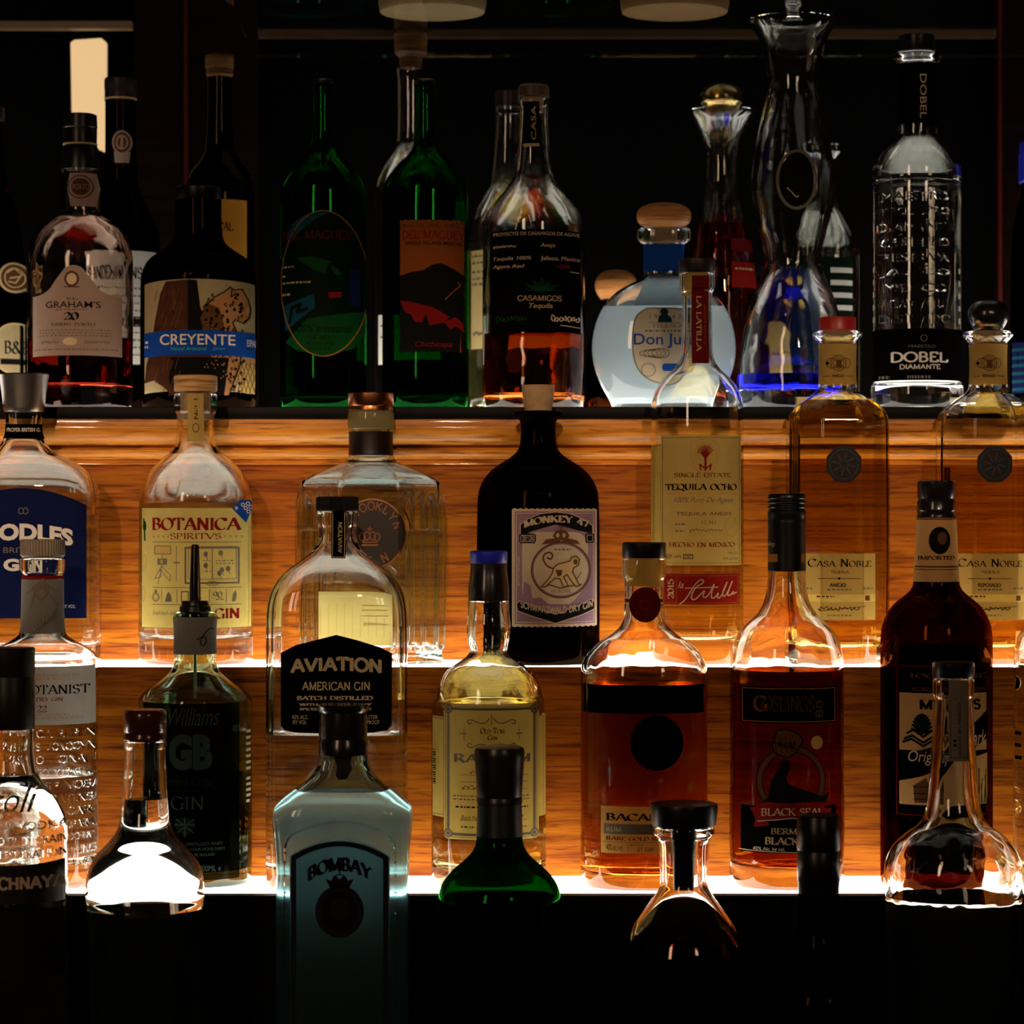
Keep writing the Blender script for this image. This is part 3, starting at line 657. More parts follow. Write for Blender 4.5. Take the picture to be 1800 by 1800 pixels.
b = Bottle('mezcal_bottle', 'squat black bottle with blue banded label of a leopard and pineapple', 349, A1, zA, [(352, 40), (360, 40), (410, 41), (428, 46), (440, 62), (456, 88), (480, 100), (500, 102), (690, 102), (706, 101), (None, 96), (None, 95)], group=gA)
b.glass(G_black, .003, .008); b.turned('stopper', [(328, 36), (331, 40), (350, 40), (352, 39)], blk)
top = lambda x: 499-9*math.sqrt(max(0, 1-((x-349)/103)**2)); bot = lambda x: 692-5*math.sqrt(max(0, 1-((x-349)/103)**2))
P = Pt().band(top, bot, 248, 450, P_cream, 1, n=60)
P.poly([(290, 494), (332, 491), (346, 492), (352, 545), (372, 590), (376, 640), (352, 670), (340, 694), (300, 694), (286, 680), (268, 668), (248, 672), (252, 640), (262, 610), (270, 560), (280, 515)], P_fur, 2)
P.poly([(346, 492), (330, 491), (330, 580), (372, 582), (352, 540)], P_ink, 3).poly([(300, 628), (400, 628), (392, 694), (312, 694), (296, 670)], P_ink, 3)
jag = [(402, 503), (405, 505), (408, 508), (421, 505), (424, 512), (430, 522), (434, 540), (432, 555), (424, 566), (410, 560), (406, 566), (412, 580), (420, 596), (418, 640), (400, 694)]
P.line(jag, 2, P_ink, 4).line([(352, 556), (360, 540), (375, 522), (392, 512), (402, 503)], 2, P_ink, 4)
P.poly([(356, 578), (352, 556), (366, 534), (384, 540), (392, 570), (378, 600), (366, 600)], P_brown, 3)
r = random.Random(3)
for i in range(90):
    x = r.uniform(272, 328); y = r.uniform(500, 680); P.line([(x, y), (x-4, y+16)], 1.1, P_brown, 3)
P.poly([(402, 503), (405, 505), (408, 508), (421, 505), (424, 512), (430, 522), (434, 540), (432, 555), (424, 566), (410, 560), (406, 566), (412, 580), (420, 596), (418, 640), (400, 694), (380, 694), (374, 640), (366, 600), (356, 578), (352, 556), (360, 540), (375, 522), (392, 512)], P_spot, 2)
for i in range(150):
    x = r.uniform(358, 426); y = r.uniform(514, 690); P.ell(x, y, 2.6, 3, P_ink, 3, 8)
    if i % 2: P.ell(x+.6, y, 1.2, 1.4, P_spot, 4, 6)
P.ell(418, 534, 4, 2.2, P_ink, 4, 10).line([(424, 562), (432, 556)], 2, P_ink, 4).line([(405, 505), (403, 520), (412, 514)], 2, P_ink, 4).line([(398, 622), (430, 636), (444, 628)], 9, P_spot, 3)
P.ell(430, 662, 17, 28, P_ochre, 3)
for k in range(-3, 4):
    P.line([(420+k*6, 688), (434+k*6, 636)], .9, P_brown, 4); P.line([(440+k*6, 688), (426+k*6, 636)], .9, P_brown, 4)
P.band(lambda x: 585-5*math.sqrt(max(0, 1-((x-349)/103)**2)), lambda x: 628-4*math.sqrt(max(0, 1-((x-349)/103)**2)), 248, 450, P_blue, 5, n=50)
P.text('CREYENTE', 280, 587, 410, 606, P_wht, 'b', 7, bold=.008).text('Mezcal Artesanal', 299, 609, 363, 616, P_sky, 'b', 7, shear=.25).text('Joven', 372, 609, 393, 616, P_sky, 'b', 7, shear=.25).text('ESPADIN', 428, 594, 448, 606, P_wht, 'b', 7).micro(427, 446, 610, 3, P_teal, 7); P.micro(251, 258, 598, 4, P_wht, 7).micro(250, 258, 606, 4, P_wht, 7)
b.lay('label', P)

def greenb(cx, lab):
    b = Bottle('mezcal_bottle', lab, cx, A1, zA, [(148, 17), (156, 18.5), (163, 17.5), (200, 17), (250, 19), (268, 26), (290, 50), (318, 70), (345, 76), (690, 76), (706, 75), (None, 73), (None, 72)], group=gA)
    b.glass(G_green, .003, .009); b.turned('cap', [(140, 15), (142, 17.5), (147, 17.5), (148, 17)], blk)
    b.liquid(636, L_dark); return b
b = greenb(568, 'green bottle with dark oval label edged in red, beside the post')
P = Pt().ell(568, 498, 78, 129, P_dgreen, 1, 60).ring(568, 498, 78, 129, 2, P_orange, 2, 0, 360, 60)
P.poly([(502, 412), (514, 390), (535, 376), (560, 372), (576, 374), (556, 384), (536, 398), (520, 412), (506, 428)], P_teal, 2)
P.text('DEL MAGUEY', 494, 404, 618, 420, P_dred, 'u', 3, thick=.13)
P.poly([(524, 452), (545, 450), (585, 460), (575, 466), (572, 480), (556, 476), (540, 466), (526, 458)], P_gprint, 2).poly([(580, 466), (594, 472), (600, 484), (588, 482)], P_gprint, 2)
P.poly([(495, 536), (552, 516), (554, 540), (500, 580)], P_teal, 2).line([(508, 566), (512, 540), (528, 534), (522, 548), (540, 542)], 6, P_ink, 3)
P.poly([(500, 600), (540, 560), (640, 545), (642, 580), (620, 612), (568, 626), (520, 615)], P_gprint, 2)
P.text("100% artesanal", 515, 570, 618, 584, P_dgreen, 'b', 3, shear=.3).text('THE WILD', 540, 590, 583, 597, P_dgreen, 'b', 3).text('MOUNTAIN', 538, 600, 585, 607, P_dgreen, 'b', 3).text('MAGUEY', 542, 610, 582, 616, P_dgreen, 'b', 3)
P.micro(494, 516, 466, 3, P_gold, 3).micro(494, 502, 482, 3, P_gold, 3).micro(494, 548, 494, 3, P_gold, 3).micro(494, 510, 514, 4, P_gold, 3).rect(614, 470, 630, 536, P_navy, 2).poly([(576, 514), (600, 512), (598, 522), (578, 524)], P_red, 2); b.lay('label', P)
b = greenb(748, 'green bottle with salmon label of a black mountain and red agave')
zig = lambda x: 385+2.2*abs(((x/5.2) % 2)-1)
P = Pt().band(zig, lambda x: 618, 703, 815, P_salmon, 1, n=90)
P.text('MEZCAL DEL', 708, 392, 812, 399, P_brown, 'u', 3).text('DEL MAGUEY', 708, 404, 816, 420, P_red, 'u', 3, thick=.13).text('SINGLE VILLAGE MEZCAL', 712, 424, 812, 430, P_ink, 'b', 3, bold=.02)
P.poly([(703, 484), (722, 478), (744, 475), (760, 465), (775, 462), (790, 468), (815, 482), (815, 618), (703, 618)], P_ink, 2)
P.poly([(703, 528), (720, 530), (760, 540), (790, 556), (780, 566), (756, 572), (748, 552), (742, 566), (730, 566), (722, 552), (712, 548)], P_red, 3).poly([(780, 566), (800, 556), (812, 566), (815, 582), (800, 572), (792, 578)], P_red, 3).line([(782, 526), (795, 512), (808, 500), (804, 494)], 2, P_salmon, 3)
P.text('Chichicapa', 730, 600, 794, 612, P_red, 'b', 4, shear=.3); b.lay('label', P)

b = Bottle('tequila_bottle', 'clear bottle of orange spirit with large black label and gold neck strip', 938, A1, zA, [(172, 26), (178, 28), (186, 28), (192, 25), (240, 27), (300, 32), (325, 42), (352, 66), (378, 84), (402, 90), (690, 90), (706, 89), (None, 87), (None, 84)], group=gA)
b.glass(G_wavy, .0028, .010); b.liquid(588, L_ambd); b.turned('stopper', [(150, 24), (153, 27), (171, 27), (172, 25)], plain('dark_gold_foil', (.06, .032, .006), .5)); b.turned('stopper_shank', [(172.5, 18), (198, 17)], cork)
P = Pt().rect(920, 178, 948, 252, P_black, 1).text('CASA', 934, 186, 942, 246, P_gold, 'b', 3, rot=1).rect(920, 252, 948, 257, P_gold, 1); b.lay('neck_label', P)
P = Pt().band(lambda x: 406-3*math.sqrt(max(0, 1-((x-938)/91)**2))+0, lambda x: 586-3*math.sqrt(max(0, 1-((x-938)/91)**2)), 862, 1022, P_black, 1)
P.text('PROYECTO DE CASAMIGOS DE AGAVE', 868, 407, 1019, 413, P_tan, 'b', 3)
P.scrawl(868, 908, 432, 4, 1.1, P_tan, seed=2).text('Anejo', 950, 427, 976, 436, P_tan, 'b', shear=.2).text('Tequila 100%', 867, 450, 934, 458, P_tan, 'b', shear=.15).text('Jalisco, Mexico', 950, 450, 1020, 459, P_tan, 'b', shear=.1).text('Agave Azul', 867, 464, 922, 472, P_tan, 'b', shear=.15).text('11098', 979, 464, 1001, 471, P_red, 'b').line([(1002, 476), (1018, 477)], 1, P_tan)
for a in range(10, 171, 8):
    l = 24+6*math.sin(a); P.line([(952, 512), (952+l*math.cos(R(a))*1.15, 512-l*math.sin(R(a))*.8)], 1.1, P_gprint, 3)
P.text('CASAMIGOS', 910, 519, 987, 529, P_gold, 'u', thick=.11).text('Tequila', 930, 533, 971, 544, P_gold, 'b', shear=.3).scrawl(872, 926, 560, 9, 1.2, P_gprint, seed=8).scrawl(968, 1020, 560, 10, 1.3, P_tan, seed=9).line([(985, 571), (1020, 574)], 1, P_tan); b.lay('label', P)

b = Bottle('tequila_bottle', 'round pale blue-white bottle with orange wooden ball stopper and blue neck band', 1167, A1, zA, [(402, 44), (406, 47), (420, 47), (427, 42), (430, 34), (478, 35), (488, 38), (498, 56), (512, 84), (536, 106), (566, 120), (595, 126), (622, 127), (650, 122), (680, 110), (702, 96), (None, 90), (None, 86)], p=2.2, dr=.52, group=gA)
b.glass(glass('pale_aqua_glass', (.95, .985, .995)), .003, .007); b.liquid(541, L_milk)
b.turned('stopper', [(357, 8), (359, 30), (368, 46), (382, 49), (394, 44), (401, 33), (402, 28)], orangewood, 2); b.turned('stopper_shank', [(402.5, 24), (428, 23)], cork)
b.sleeve('neck_band', 431, 477, P_blue)
# oval relief frame and its label
P = Pt(); pts = [(1138, 541), (1200, 541), (1215, 548), (1222, 570), (1222, 620), (1214, 650), (1190, 672), (1168, 675), (1140, 668), (1120, 648), (1112, 620), (1112, 580), (1118, 553)]
P.poly(chaikin(pts+pts[:1], 3)[:-1], P_beige, 1).line(chaikin(pts+pts[:1], 3), 2.2, P_gink, 2)
P.text('1 9', 1142, 552, 1156, 560, P_gink).text('4 2', 1181, 552, 1198, 560, P_gink).poly([(1156, 566), (1158, 556), (1163, 552), (1160, 548), (1164, 541), (1172, 541), (1176, 548), (1173, 552), (1180, 558), (1182, 566)], P_teal, 2).line([(1140, 567), (1198, 567)], 1, P_gink).text('TEQUILA', 1146, 570, 1202, 577, P_gink, 's').micro(1134, 1204, 580, 3, P_gink)
P.text('Don Julio', 1114, 586, 1228, 612, P_blue, 'b', 4, bold=.012)
for k in range(4): P.ring(1140+k*7, 621, 16, 6+k, 1, P_ink, 3)
P.rrect(1164, 639, 1216, 652, 5, P_blue, 2).ring(1140, 650, 13, 12, 1.5, P_gink, 2); b.lay('label', P)

b = Bottle('glass_decanter', 'tall curvy clear glass vase decanter with flared rim and liquid coloured as blue glow in foot', 1394, A1, zA, [(34, 78), (42, 76), (60, 64), (80, 54), (105, 50), (140, 44), (165, 46), (215, 58), (270, 69), (320, 74), (365, 70), (410, 58), (450, 49), (470, 49), (490, 56), (530, 76), (580, 86), (620, 92), (675, 99), (700, 100), (None, 97), (None, 94)], cat='decanter', group=gA)
b.glass(G_wavy, .0035, .014); b.liquid(660, glass('glow_blue_water', (.10, .12, .95), 1.345))  # blue of the liquid stands in for LED light glowing in the foot
b.lay('oval_medallion', Pt().ring(1401, 315, 36, 53, 5, P_gink, 1).line([(1384, 330), (1400, 346), (1404, 344)], 2, P_tan, 1).ell(1401, 315, 30, 47, P_ink, 1))
b.turned('stopper', [(-14, 6), (-10, 14), (4, 18), (16, 12), (26, 10), (33, 20)], G_clear, 2)

b = Bottle('tequila_bottle', 'clear embossed bottle with black base band and white glowing shoulder', 1612, A1, zA, [(93, 38), (95, 42), (106, 42), (111, 37), (114, 34), (220, 35), (236, 35), (240, 36), (254, 48), (272, 66), (292, 76), (298, 79), (318, 79), (322, 77), (330, 77), (580, 77), (672, 77), (678, 80), (700, 81), (None, 79), (None, 77)], group=gA)
b.glass(G_clear, .0045, .016); b.liquid(312, L_water)
b.turned('stopper', [(62, 27), (64, 31), (90, 31), (92, 30)], blk); sl = b.sleeve('neck_label', 115, 220, P_black)
P = Pt().text('DOBEL', 1617, 130, 1628, 208, P_tan, 'b', rot=-1); b.lay('neck_lettering', P, sl, off=.0006)
P = Pt()
r = random.Random(11)
for i, t in enumerate(('MAESTRO', 'TEQUILERO', 'DIAMANTE', 'CRISTALINO', 'RESERVA', 'JALISCO', 'MEXICO', 'AGAVE AZUL', 'DESTILADO')):
    y = 336+i*27; wd = r.uniform(50, 66); P.text(t, 1612-wd, y, 1612+wd, y+15, G_clear, 'b', ext=.06)
b.lay('embossed_lettering', P)
sl = b.sleeve('label', 582, 672, P_black)
P = Pt().ring(1624, 594, 6, 6, 1.2, P_gink, 2).text('MAESTRO', 1598, 606, 1644, 611, P_gink, 'b').text('DOBEL', 1570, 618, 1668, 637, P_wht, 'u', thick=.17).text('DIAMANTE', 1584, 640, 1653, 649, P_wht, 'u', thick=.15).micro(1552, 1568, 660, 5, P_gink).micro(1596, 1636, 660, 5, P_gink); b.lay('label_lettering', P, sl, off=.0006)
# ---- middle shelf
b = Bottle('gin_bottle', 'clear gin bottle with flared silver cap and big navy label', 42, B1, zB, [(722, 33), (730, 33), (752, 30), (768, 33), (784, 41), (797, 52), (808, 80), (828, 112), (850, 128), (880, 132), (1150, 132), (1164, 131), (None, 128), (None, 126)], p=4.5, dr=.55, group=gB)
b.rows = b.rows
b.glass(G_clear, .003, .012); b.liquid(905, L_water)
b.turned('cap', [(657, 42), (659, 44), (664, 43), (690, 39), (716, 36), (722, 35), (724, 34)], steel)
sl = b.sleeve('neck_label', 746, 771, P_black)
P = Pt().text('PROPER BRITISH GIN', 12, 752, 76, 759, P_wht, 'b', bold=.02); b.lay('neck_lettering', P, sl, off=.0006)
nt_ = lambda x: 858+30*((x-38)/112)**2
P = Pt().band(nt_, lambda x: 1087, -70, 150, P_navy, 1).ring(37, 898, 5, 6, 1.4, P_gink, 2).ring(45, 898, 5, 6, 1.4, P_gink, 2)
P.text('BOODLES', -60, 920, 128, 950, P_wht, 'b', 4, arcy=11, bold=.05).text('BRITISH', 6, 962, 70, 972, P_gink, 'b').text('GIN', 6, 982, 74, 1004, P_wht, 'b', bold=.05).text('BY VOL', 110, 1063, 132, 1069, P_wht, 'b'); b.lay('label', P)

b = Bottle('gin_bottle', 'clear gin bottle with wooden stopper and yellow botanical label', 344, B1, zB, [(692, 35), (694, 38), (722, 38), (727, 34), (732, 33), (775, 33), (792, 40), (806, 60), (832, 85), (865, 98), (885, 100), (1150, 100), (1160, 100), (None, 98), (None, 94)], group=gB)
b.glass(G_clear, .0032, .018); b.liquid(884, L_water)
b.turned('stopper', [(660, 35), (662, 38), (686, 38), (689, 36)], woodcap); b.turned('stopper_shank', [(689.5, 27), (738, 26)], cork)
b.lay('neck_strip', Pt().rect(330, 692, 358, 776, P_kraft, 1).ring(344, 752, 6, 8, 1.4, P_brown, 2).text('No 1', 341, 700, 348, 738, P_brown, 's', rot=1))
P = Pt().rect(243, 893, 445, 1104, P_yellow, 1)
P.text('BOTANICA', 265, 909, 419, 933, P_red, 's', thick=.2, thin=.05).text('SPIRITVS', 299, 937, 387, 948, P_red, 's', thick=.12)
for k in range(4):
    P.ell(268+k*9, 943, 2.2, 2.6, P_kraft, 3, 8).ell(393+k*9, 943, 2.2, 2.6, P_kraft, 3, 8)
P.line([(266, 953), (419, 953)], 1, P_gink).line([(266, 1033), (419, 1033)], 1, P_gink).line([(266, 1063), (419, 1063)], 1, P_gink).line([(310, 960), (310, 1022)], 1, P_gink).line([(305, 989), (315, 989)], 2.2, P_gink)
P.poly([(270, 959), (298, 959), (301, 974), (270, 974)], P_ochre, 3).frame(270, 960, 300, 974, 1.3, P_gink, 4).line([(284, 974), (284, 982)], 1.2, P_gink, 3).rect(275, 982, 293, 993, P_gink, 3).rect(280, 984, 286, 991, P_ochre, 4)
P.line([(284, 993), (270, 1018), (282, 1014), (280, 1000), (298, 1022), (300, 1012), (284, 996), (276, 1026)], 1.1, P_gink, 3)
P.frame(326, 963, 415, 1025, 3, P_gink, 3).frame(331, 961, 411, 1018, 1, P_gink, 3).line([(372, 962), (372, 1018)], 1.4, P_gink, 3)
for x, y in ((361, 974), (361, 994), (386, 972), (388, 1002), (398, 1000), (384, 1008)): P.ell(x, y, 4, 5, P_gink, 3, 7).line([(x, y), (x+3, y+10)], 1, P_gink, 3)
P.micro(356, 370, 985, 1.4, P_gink).micro(356, 370, 1004, 1.4, P_gink).micro(378, 408, 985, 1.4, P_gink).micro(378, 408, 990, 1.4, P_gink).ring(372, 1026, 10, 4, 1.3, P_gink)
P.ring(272, 1050, 7, 8, 1.6, P_gink, 3).rect(270, 1037, 274, 1042, P_gink, 3).ring(272, 1050, 4, 5, .8, P_gink)
for x in (283, 311, 339, 367, 395): P.line([(x, 1036), (x, 1060)], 1, P_gink)
P.poly([(289, 1058), (292, 1046), (296, 1040), (300, 1046), (302, 1058)], P_gink, 3).frame(319, 1040, 331, 1058, 2, P_gink).text('90', 373, 1040, 389, 1052, P_gink, 's').micro(378, 392, 1053, 2, P_gink).poly([(404, 1058), (406, 1044), (410, 1038), (412, 1046), (410, 1058)], P_gink, 3)
P.text('GIN', 375, 1069, 416, 1089, P_red, 's', thick=.2).text('Small batch distilled', 266, 1074, 318, 1081, P_gink, 'b', shear=.3).line([(247, 912), (250, 950)], 3, P_gprint, 2).ell(249, 925, 4, 10, P_gprint, 2, 8).ring(248, 990, 5, 15, 1, P_kraft).ring(247, 1045, 4, 14, 1.4, P_kraft)
for y in range(926, 1080, 8): P.micro(432, 441, y, 2, P_kraft)
b.lay('label', P)
P = Pt().poly([(403, 893), (416, 879), (430, 878), (437, 884), (425, 919)], P_blue, 1)
for x, y in ((420, 887), (427, 885), (424, 893), (431, 891), (428, 899)): P.ring(x, y, 3, 3.6, 1.3, P_wht, 3, n=14)
P.ell(410, 893, 2.6, 3, P_gold, 3, 10); P.line([(414, 902), (424, 910)], 1.2, P_teal); b.lay('price_tag', P, off=.0009)

b = Bottle('gin_bottle', 'ribbed aqua gin bottle with copper cap and round dark medallion', 652, B1, zB, [(723, 38), (726, 41), (752, 41), (757, 38), (800, 38), (802, 41), (812, 45), (815, 52), (826, 80), (838, 108), (848, 122), (858, 128), (1135, 128), (1146, 125), (1155, 127), (None, 127), (None, 124)], p=6, dr=.58, group=gB, kind='oct', ch=1.42)
for i, (z, hw, k) in enumerate(b.rows):
    zz = zpx(812, b.Y)-b.zb; b.rows[i] = (z, hw, 0. if z > zz else min(1, (zz-z)/.012))
def flute(t, z):
    c = abs(math.cos(t)); return .0013*math.cos(t*34) if (c > .66 and .01 < z < .116) else 0.
b.n = 288
b.glass(G_aqua, .0038, .012, flute); b.liquid(933, L_water)
b.turned('cap', [(690, 37), (692, 40), (712, 40), (714, 39), (716, 39.5), (721, 39.5), (722.5, 38)], copper); b.turned('stopper_shank', [(723, 33), (752, 33)], P_cream)
b.sleeve('neck_band', 759, 799, brownblk)
P = Pt().ell(655, 938, 58, 62, bronze, 1, 60).ring(655, 938, 58, 62, 3, copper, 3, n=60).ring(655, 938, 68, 74, 2.5, G_aqua, 1, n=60)
for ch, a in zip('BROOKLYN', (158, 134, 113, 94, 76, 57, 38, 18)):
    x, y = 655+45*math.cos(R(a)), 938-49*math.sin(R(a)); Q = serif_text(ch, .14, .14, False); mw = .35
    for p in Q:
        ca, sa = math.cos(R(90-a)), math.sin(R(90-a)); P.face([(x+14*((u-mw)*ca+(v-.5)*sa), y+14*((u-mw)*sa-(v-.5)*ca)) for u, v in p], copper, 3)
for ch, a in zip('GIN', (-116, -90, -62)):
    x, y = 655+44*math.cos(R(a)), 938-48*math.sin(R(a)); Q = serif_text(ch, .16, .16, False)
    for p in Q:
        ca, sa = math.cos(R(-90-a)), math.sin(R(-90-a)); P.face([(x+15*((u-.35)*ca+(v-.5)*sa), y+15*((u-.35)*sa-(v-.5)*ca)) for u, v in p], copper, 3)
P.line([(636, 958), (664, 958)], 3, copper, 3).line([(637, 953), (663, 953)], 2, copper, 3)
for k, dx in enumerate((-13, -5, 5, 13)): P.ring(650+dx, 944-(2 if k in (1, 2) else 0), 6, 8, 2, copper, 3, n=14)
P.line([(650, 934), (650, 926)], 2, copper, 3).line([(646, 930), (654, 930)], 2, copper, 3); b.lay('medallion', P, off=.0012)

b = Bottle('gin_bottle', 'squat black-brown apothecary bottle with cork and lilac monkey label', 946, B1, zB, [(722, 26), (724, 42), (732, 42), (736, 34), (745, 30), (780, 31), (796, 38), (806, 52), (826, 84), (852, 102), (880, 108), (1150, 108), (1158, 107), (None, 104), (None, 102)], group=gB)
b.glass(G_black, .003, .008); b.turned('cork', [(677, 28), (679, 29), (700, 27), (721, 24), (740, 22)], cork)
zz = lambda x: 893+2.2*abs(((x/5) % 2)-1); zb_ = lambda x: 1103-2.2*abs(((x/5) % 2)-1)
P = Pt().band(zz, zb_, 900, 1051, P_pcream, 1, n=120).rect(905, 899, 1047, 1097, P_lilac, 2).frame(908, 902, 1044, 1094, 1.4, P_pcream, 3)
P.rrect(918, 935, 1034, 1062, 26, P_pcream, 3)
P.poly([(915, 938), (915, 922), (928, 912), (950, 904), (976, 900), (1002, 904), (1024, 912), (1042, 924), (1042, 938), (1022, 934), (976, 922), (934, 934), (922, 940)], P_ink, 4).line([(915, 938), (915, 922), (928, 912), (950, 903), (976, 900), (1002, 903), (1024, 912), (1042, 924), (1042, 938)], 1.4, P_pcream, 5)
P.text('MONKEY 47', 921, 905, 1036, 919, P_pcream, 's', 6, arcy=10, thick=.26, thin=.08)
P.poly([(908, 1062), (914, 1056), (930, 1062), (976, 1080), (1022, 1062), (1040, 1054), (1046, 1060), (1046, 1072), (1022, 1082), (976, 1096), (932, 1082), (910, 1074)], P_ink, 4).line([(908, 1062), (914, 1056), (930, 1062), (976, 1080), (1022, 1062), (1040, 1054), (1046, 1060), (1046, 1072), (1022, 1082), (976, 1096), (932, 1082), (910, 1074), (908, 1062)], 1.4, P_pcream, 5)
P.text('SCHWARZWALD DRY GIN', 915, 1066, 1042, 1079, P_pcream, 'u', 6, arcy=-11, thick=.2)
P.rrect(913, 938, 942, 955, 4, P_ink, 4).frame(916, 941, 939, 952, 1, P_pcream, 5).text('DRY GIN', 919, 942, 937, 951, P_pcream, 'u', 6).rrect(1029, 938, 1045, 955, 3, P_ink, 4).frame(1032, 941, 1042, 952, 1, P_pcream, 5)
P.ell(986, 1002, 53, 50, P_lilac, 4, 40).ring(986, 1002, 53, 50, 3, P_brown, 5, n=44).ell(986, 1002, 48, 45, P_pcream, 5, 40)
P.poly([(978, 950), (994, 950), (1001, 942), (996, 934), (986, 930), (976, 934), (971, 942)], P_brown, 5).line([(986, 930), (986, 924)], 2, P_brown, 5).line([(983, 927), (989, 927)], 2, P_brown, 5).ell(980, 941, 3, 4, P_pcream, 6, 10).ell(991, 941, 3, 4, P_pcream, 6, 10)
P.poly([(960, 948), (978, 946), (986, 952), (996, 946), (1014, 950), (1020, 957), (986, 954), (952, 957)], P_brown, 5)
body = [(973, 998), (980, 992), (992, 989), (1002, 986), (1004, 980), (1012, 978), (1018, 984), (1016, 994), (1008, 998), (1006, 1006), (1012, 1018), (1018, 1030), (1012, 1032), (1004, 1022), (996, 1010), (990, 1014), (998, 1030), (990, 1032), (984, 1018), (976, 1016), (964, 1026), (958, 1032), (953, 1030), (964, 1018), (970, 1008)]
P.poly(body, P_cream, 6).line(body+body[:1], 2.2, P_brown, 7).line(chaikin([(973, 1000), (962, 996), (954, 984), (956, 974), (966, 970), (972, 976), (968, 984), (962, 980)], 2), 3, P_brown, 6).poly([(976, 1002), (988, 1002), (986, 1012), (980, 1014)], P_brown, 7).ell(1011, 988, 4, 5, P_brown, 7, 10)
P.line([(950, 1032), (966, 1028), (984, 1034), (1004, 1030), (1022, 1028)], 2.4, P_brown, 6).line([(1012, 1020), (1022, 1006)], 1.4, P_brown, 6).text('47% ALC./VOL.', 968, 1037, 1004, 1042, P_brown, 'b', 6).micro(974, 1004, 965, 2, P_brown, 6)
P.poly([(918, 1060), (922, 1022), (932, 1030), (936, 1052), (950, 1050), (964, 1062), (940, 1066)], P_lilac, 4).poly([(1034, 1060), (1034, 1024), (1024, 1040), (1014, 1052), (1002, 1062)], P_lilac, 4)
P.text('BATCH DISTILLED', 909, 978, 914, 1030, P_pcream, 'b', 4, rot=1, bold=.02).micro(1043, 1046, 980, 2, P_pcream); b.lay('label', P)

b = Bottle('tequila_bottle', 'tall clear tequila bottle with maroon neck strip and cream label', 1225, B1, zB, [(481, 29), (483, 32), (508, 32), (514, 28), (520, 26), (620, 27), (640, 34), (652, 44), (668, 62), (694, 79), (720, 82), (1120, 82), (1155, 82), (1163, 81), (None, 78), (None, 76)], group=gB)
b.glass(G_clear, .003, .017); b.liquid(783, glass('pale_yellow_spirit', (.97, .90, .62), 1.345))
b.turned('cap', [(456, 29), (458, 32), (479, 32), (480.5, 31)], brownblk); b.turned('stopper_shank', [(481.5, 22), (520, 21)], P_ochre)
P = Pt().rect(1216, 484, 1246, 639, P_dred, 1).text('LA LATILLA', 1224, 520, 1233, 618, P_cream, 's', rot=-1, thick=.16).text('SINGLE ESTATE', 1237, 535, 1240.5, 606, P_salmon, 'b', rot=-1); b.lay('neck_strip', P)
P = Pt().rect(1144, 782, 1163.5, 992, P_yellow, 1)
P.rect(1164, 765, 1306, 994, P_ochre, 1).frame(1167, 769, 1302, 990, .9, P_gink, 3)
P.line(chaikin([(1215, 778), (1240, 770), (1264, 778), (1264, 800), (1258, 824), (1240, 842), (1222, 824), (1214, 800), (1215, 778)], 2), 1.4, P_kraft, 3).ring(1240, 800, 20, 22, 1, P_kraft, 3)
P.line([(1240, 826), (1240, 800)], 4, P_red, 4)
for a in range(20, 165, 14): P.line([(1240, 806), (1240+9*math.cos(R(a)), 800-12*math.sin(R(a))), (1240+15*math.cos(R(a+8)), 798-16*math.sin(R(a+8)))], 1.5, P_red, 4)
P.line([(1232, 826), (1230, 816), (1237, 822), (1243, 822), (1250, 816), (1248, 826)], 2.4, P_red, 4)
P.text('SINGLE ESTATE', 1186, 831, 1286, 839, P_brown, 's', thick=.14).text('TEQUILA OCHO', 1171, 850, 1297, 864, P_ink, 's', thick=.2, thin=.05).line([(1174, 868), (1298, 868)], 1, P_kraft).text('100% Puro De Agave', 1185, 874, 1290, 886, P_gink, 'b', shear=.45).text('TEQUILA ANEJO', 1190, 900, 1286, 907, P_brown, 'u', thick=.13).micro(1188, 1208, 920, 3, P_gink).text('12 361', 1234, 915, 1258, 921, P_gink, 'b').micro(1188, 1206, 932, 3, P_gink).scrawl(1212, 1272, 932, 4, 1.2, P_gink).ring(1287, 926, 12, 18, 1.2, P_kraft).line([(1278, 934), (1296, 918)], 1, P_kraft).line([(1279, 928), (1293, 914)], 1, P_kraft).line([(1210, 937), (1280, 937)], .8, P_kraft)
P.text('HECHO EN MEXICO', 1178, 953, 1293, 962, P_red, 's', thick=.16).text('NOM', 1171, 974, 1182, 982, P_ink).text('1474', 1186, 976, 1198, 981, P_ink).frame(1202, 975, 1218, 982, 1.2, P_ink).text('CRT', 1204, 976, 1216, 981, P_ink).text('750 ml', 1280, 970, 1298, 975, P_gink).text('40% alc/vol', 1271, 979, 1298, 984, P_gink); b.lay('label', P)
P = Pt().rect(1166, 1009, 1302, 1063, P_red, 1).frame(1169, 1012, 1299, 1060, 1.2, P_salmon, 2).line([(1190, 1012), (1190, 1060)], 1.2, P_salmon, 2).text('2015', 1175, 1018, 1186, 1053, P_cream, 's', rot=1, thick=.17)
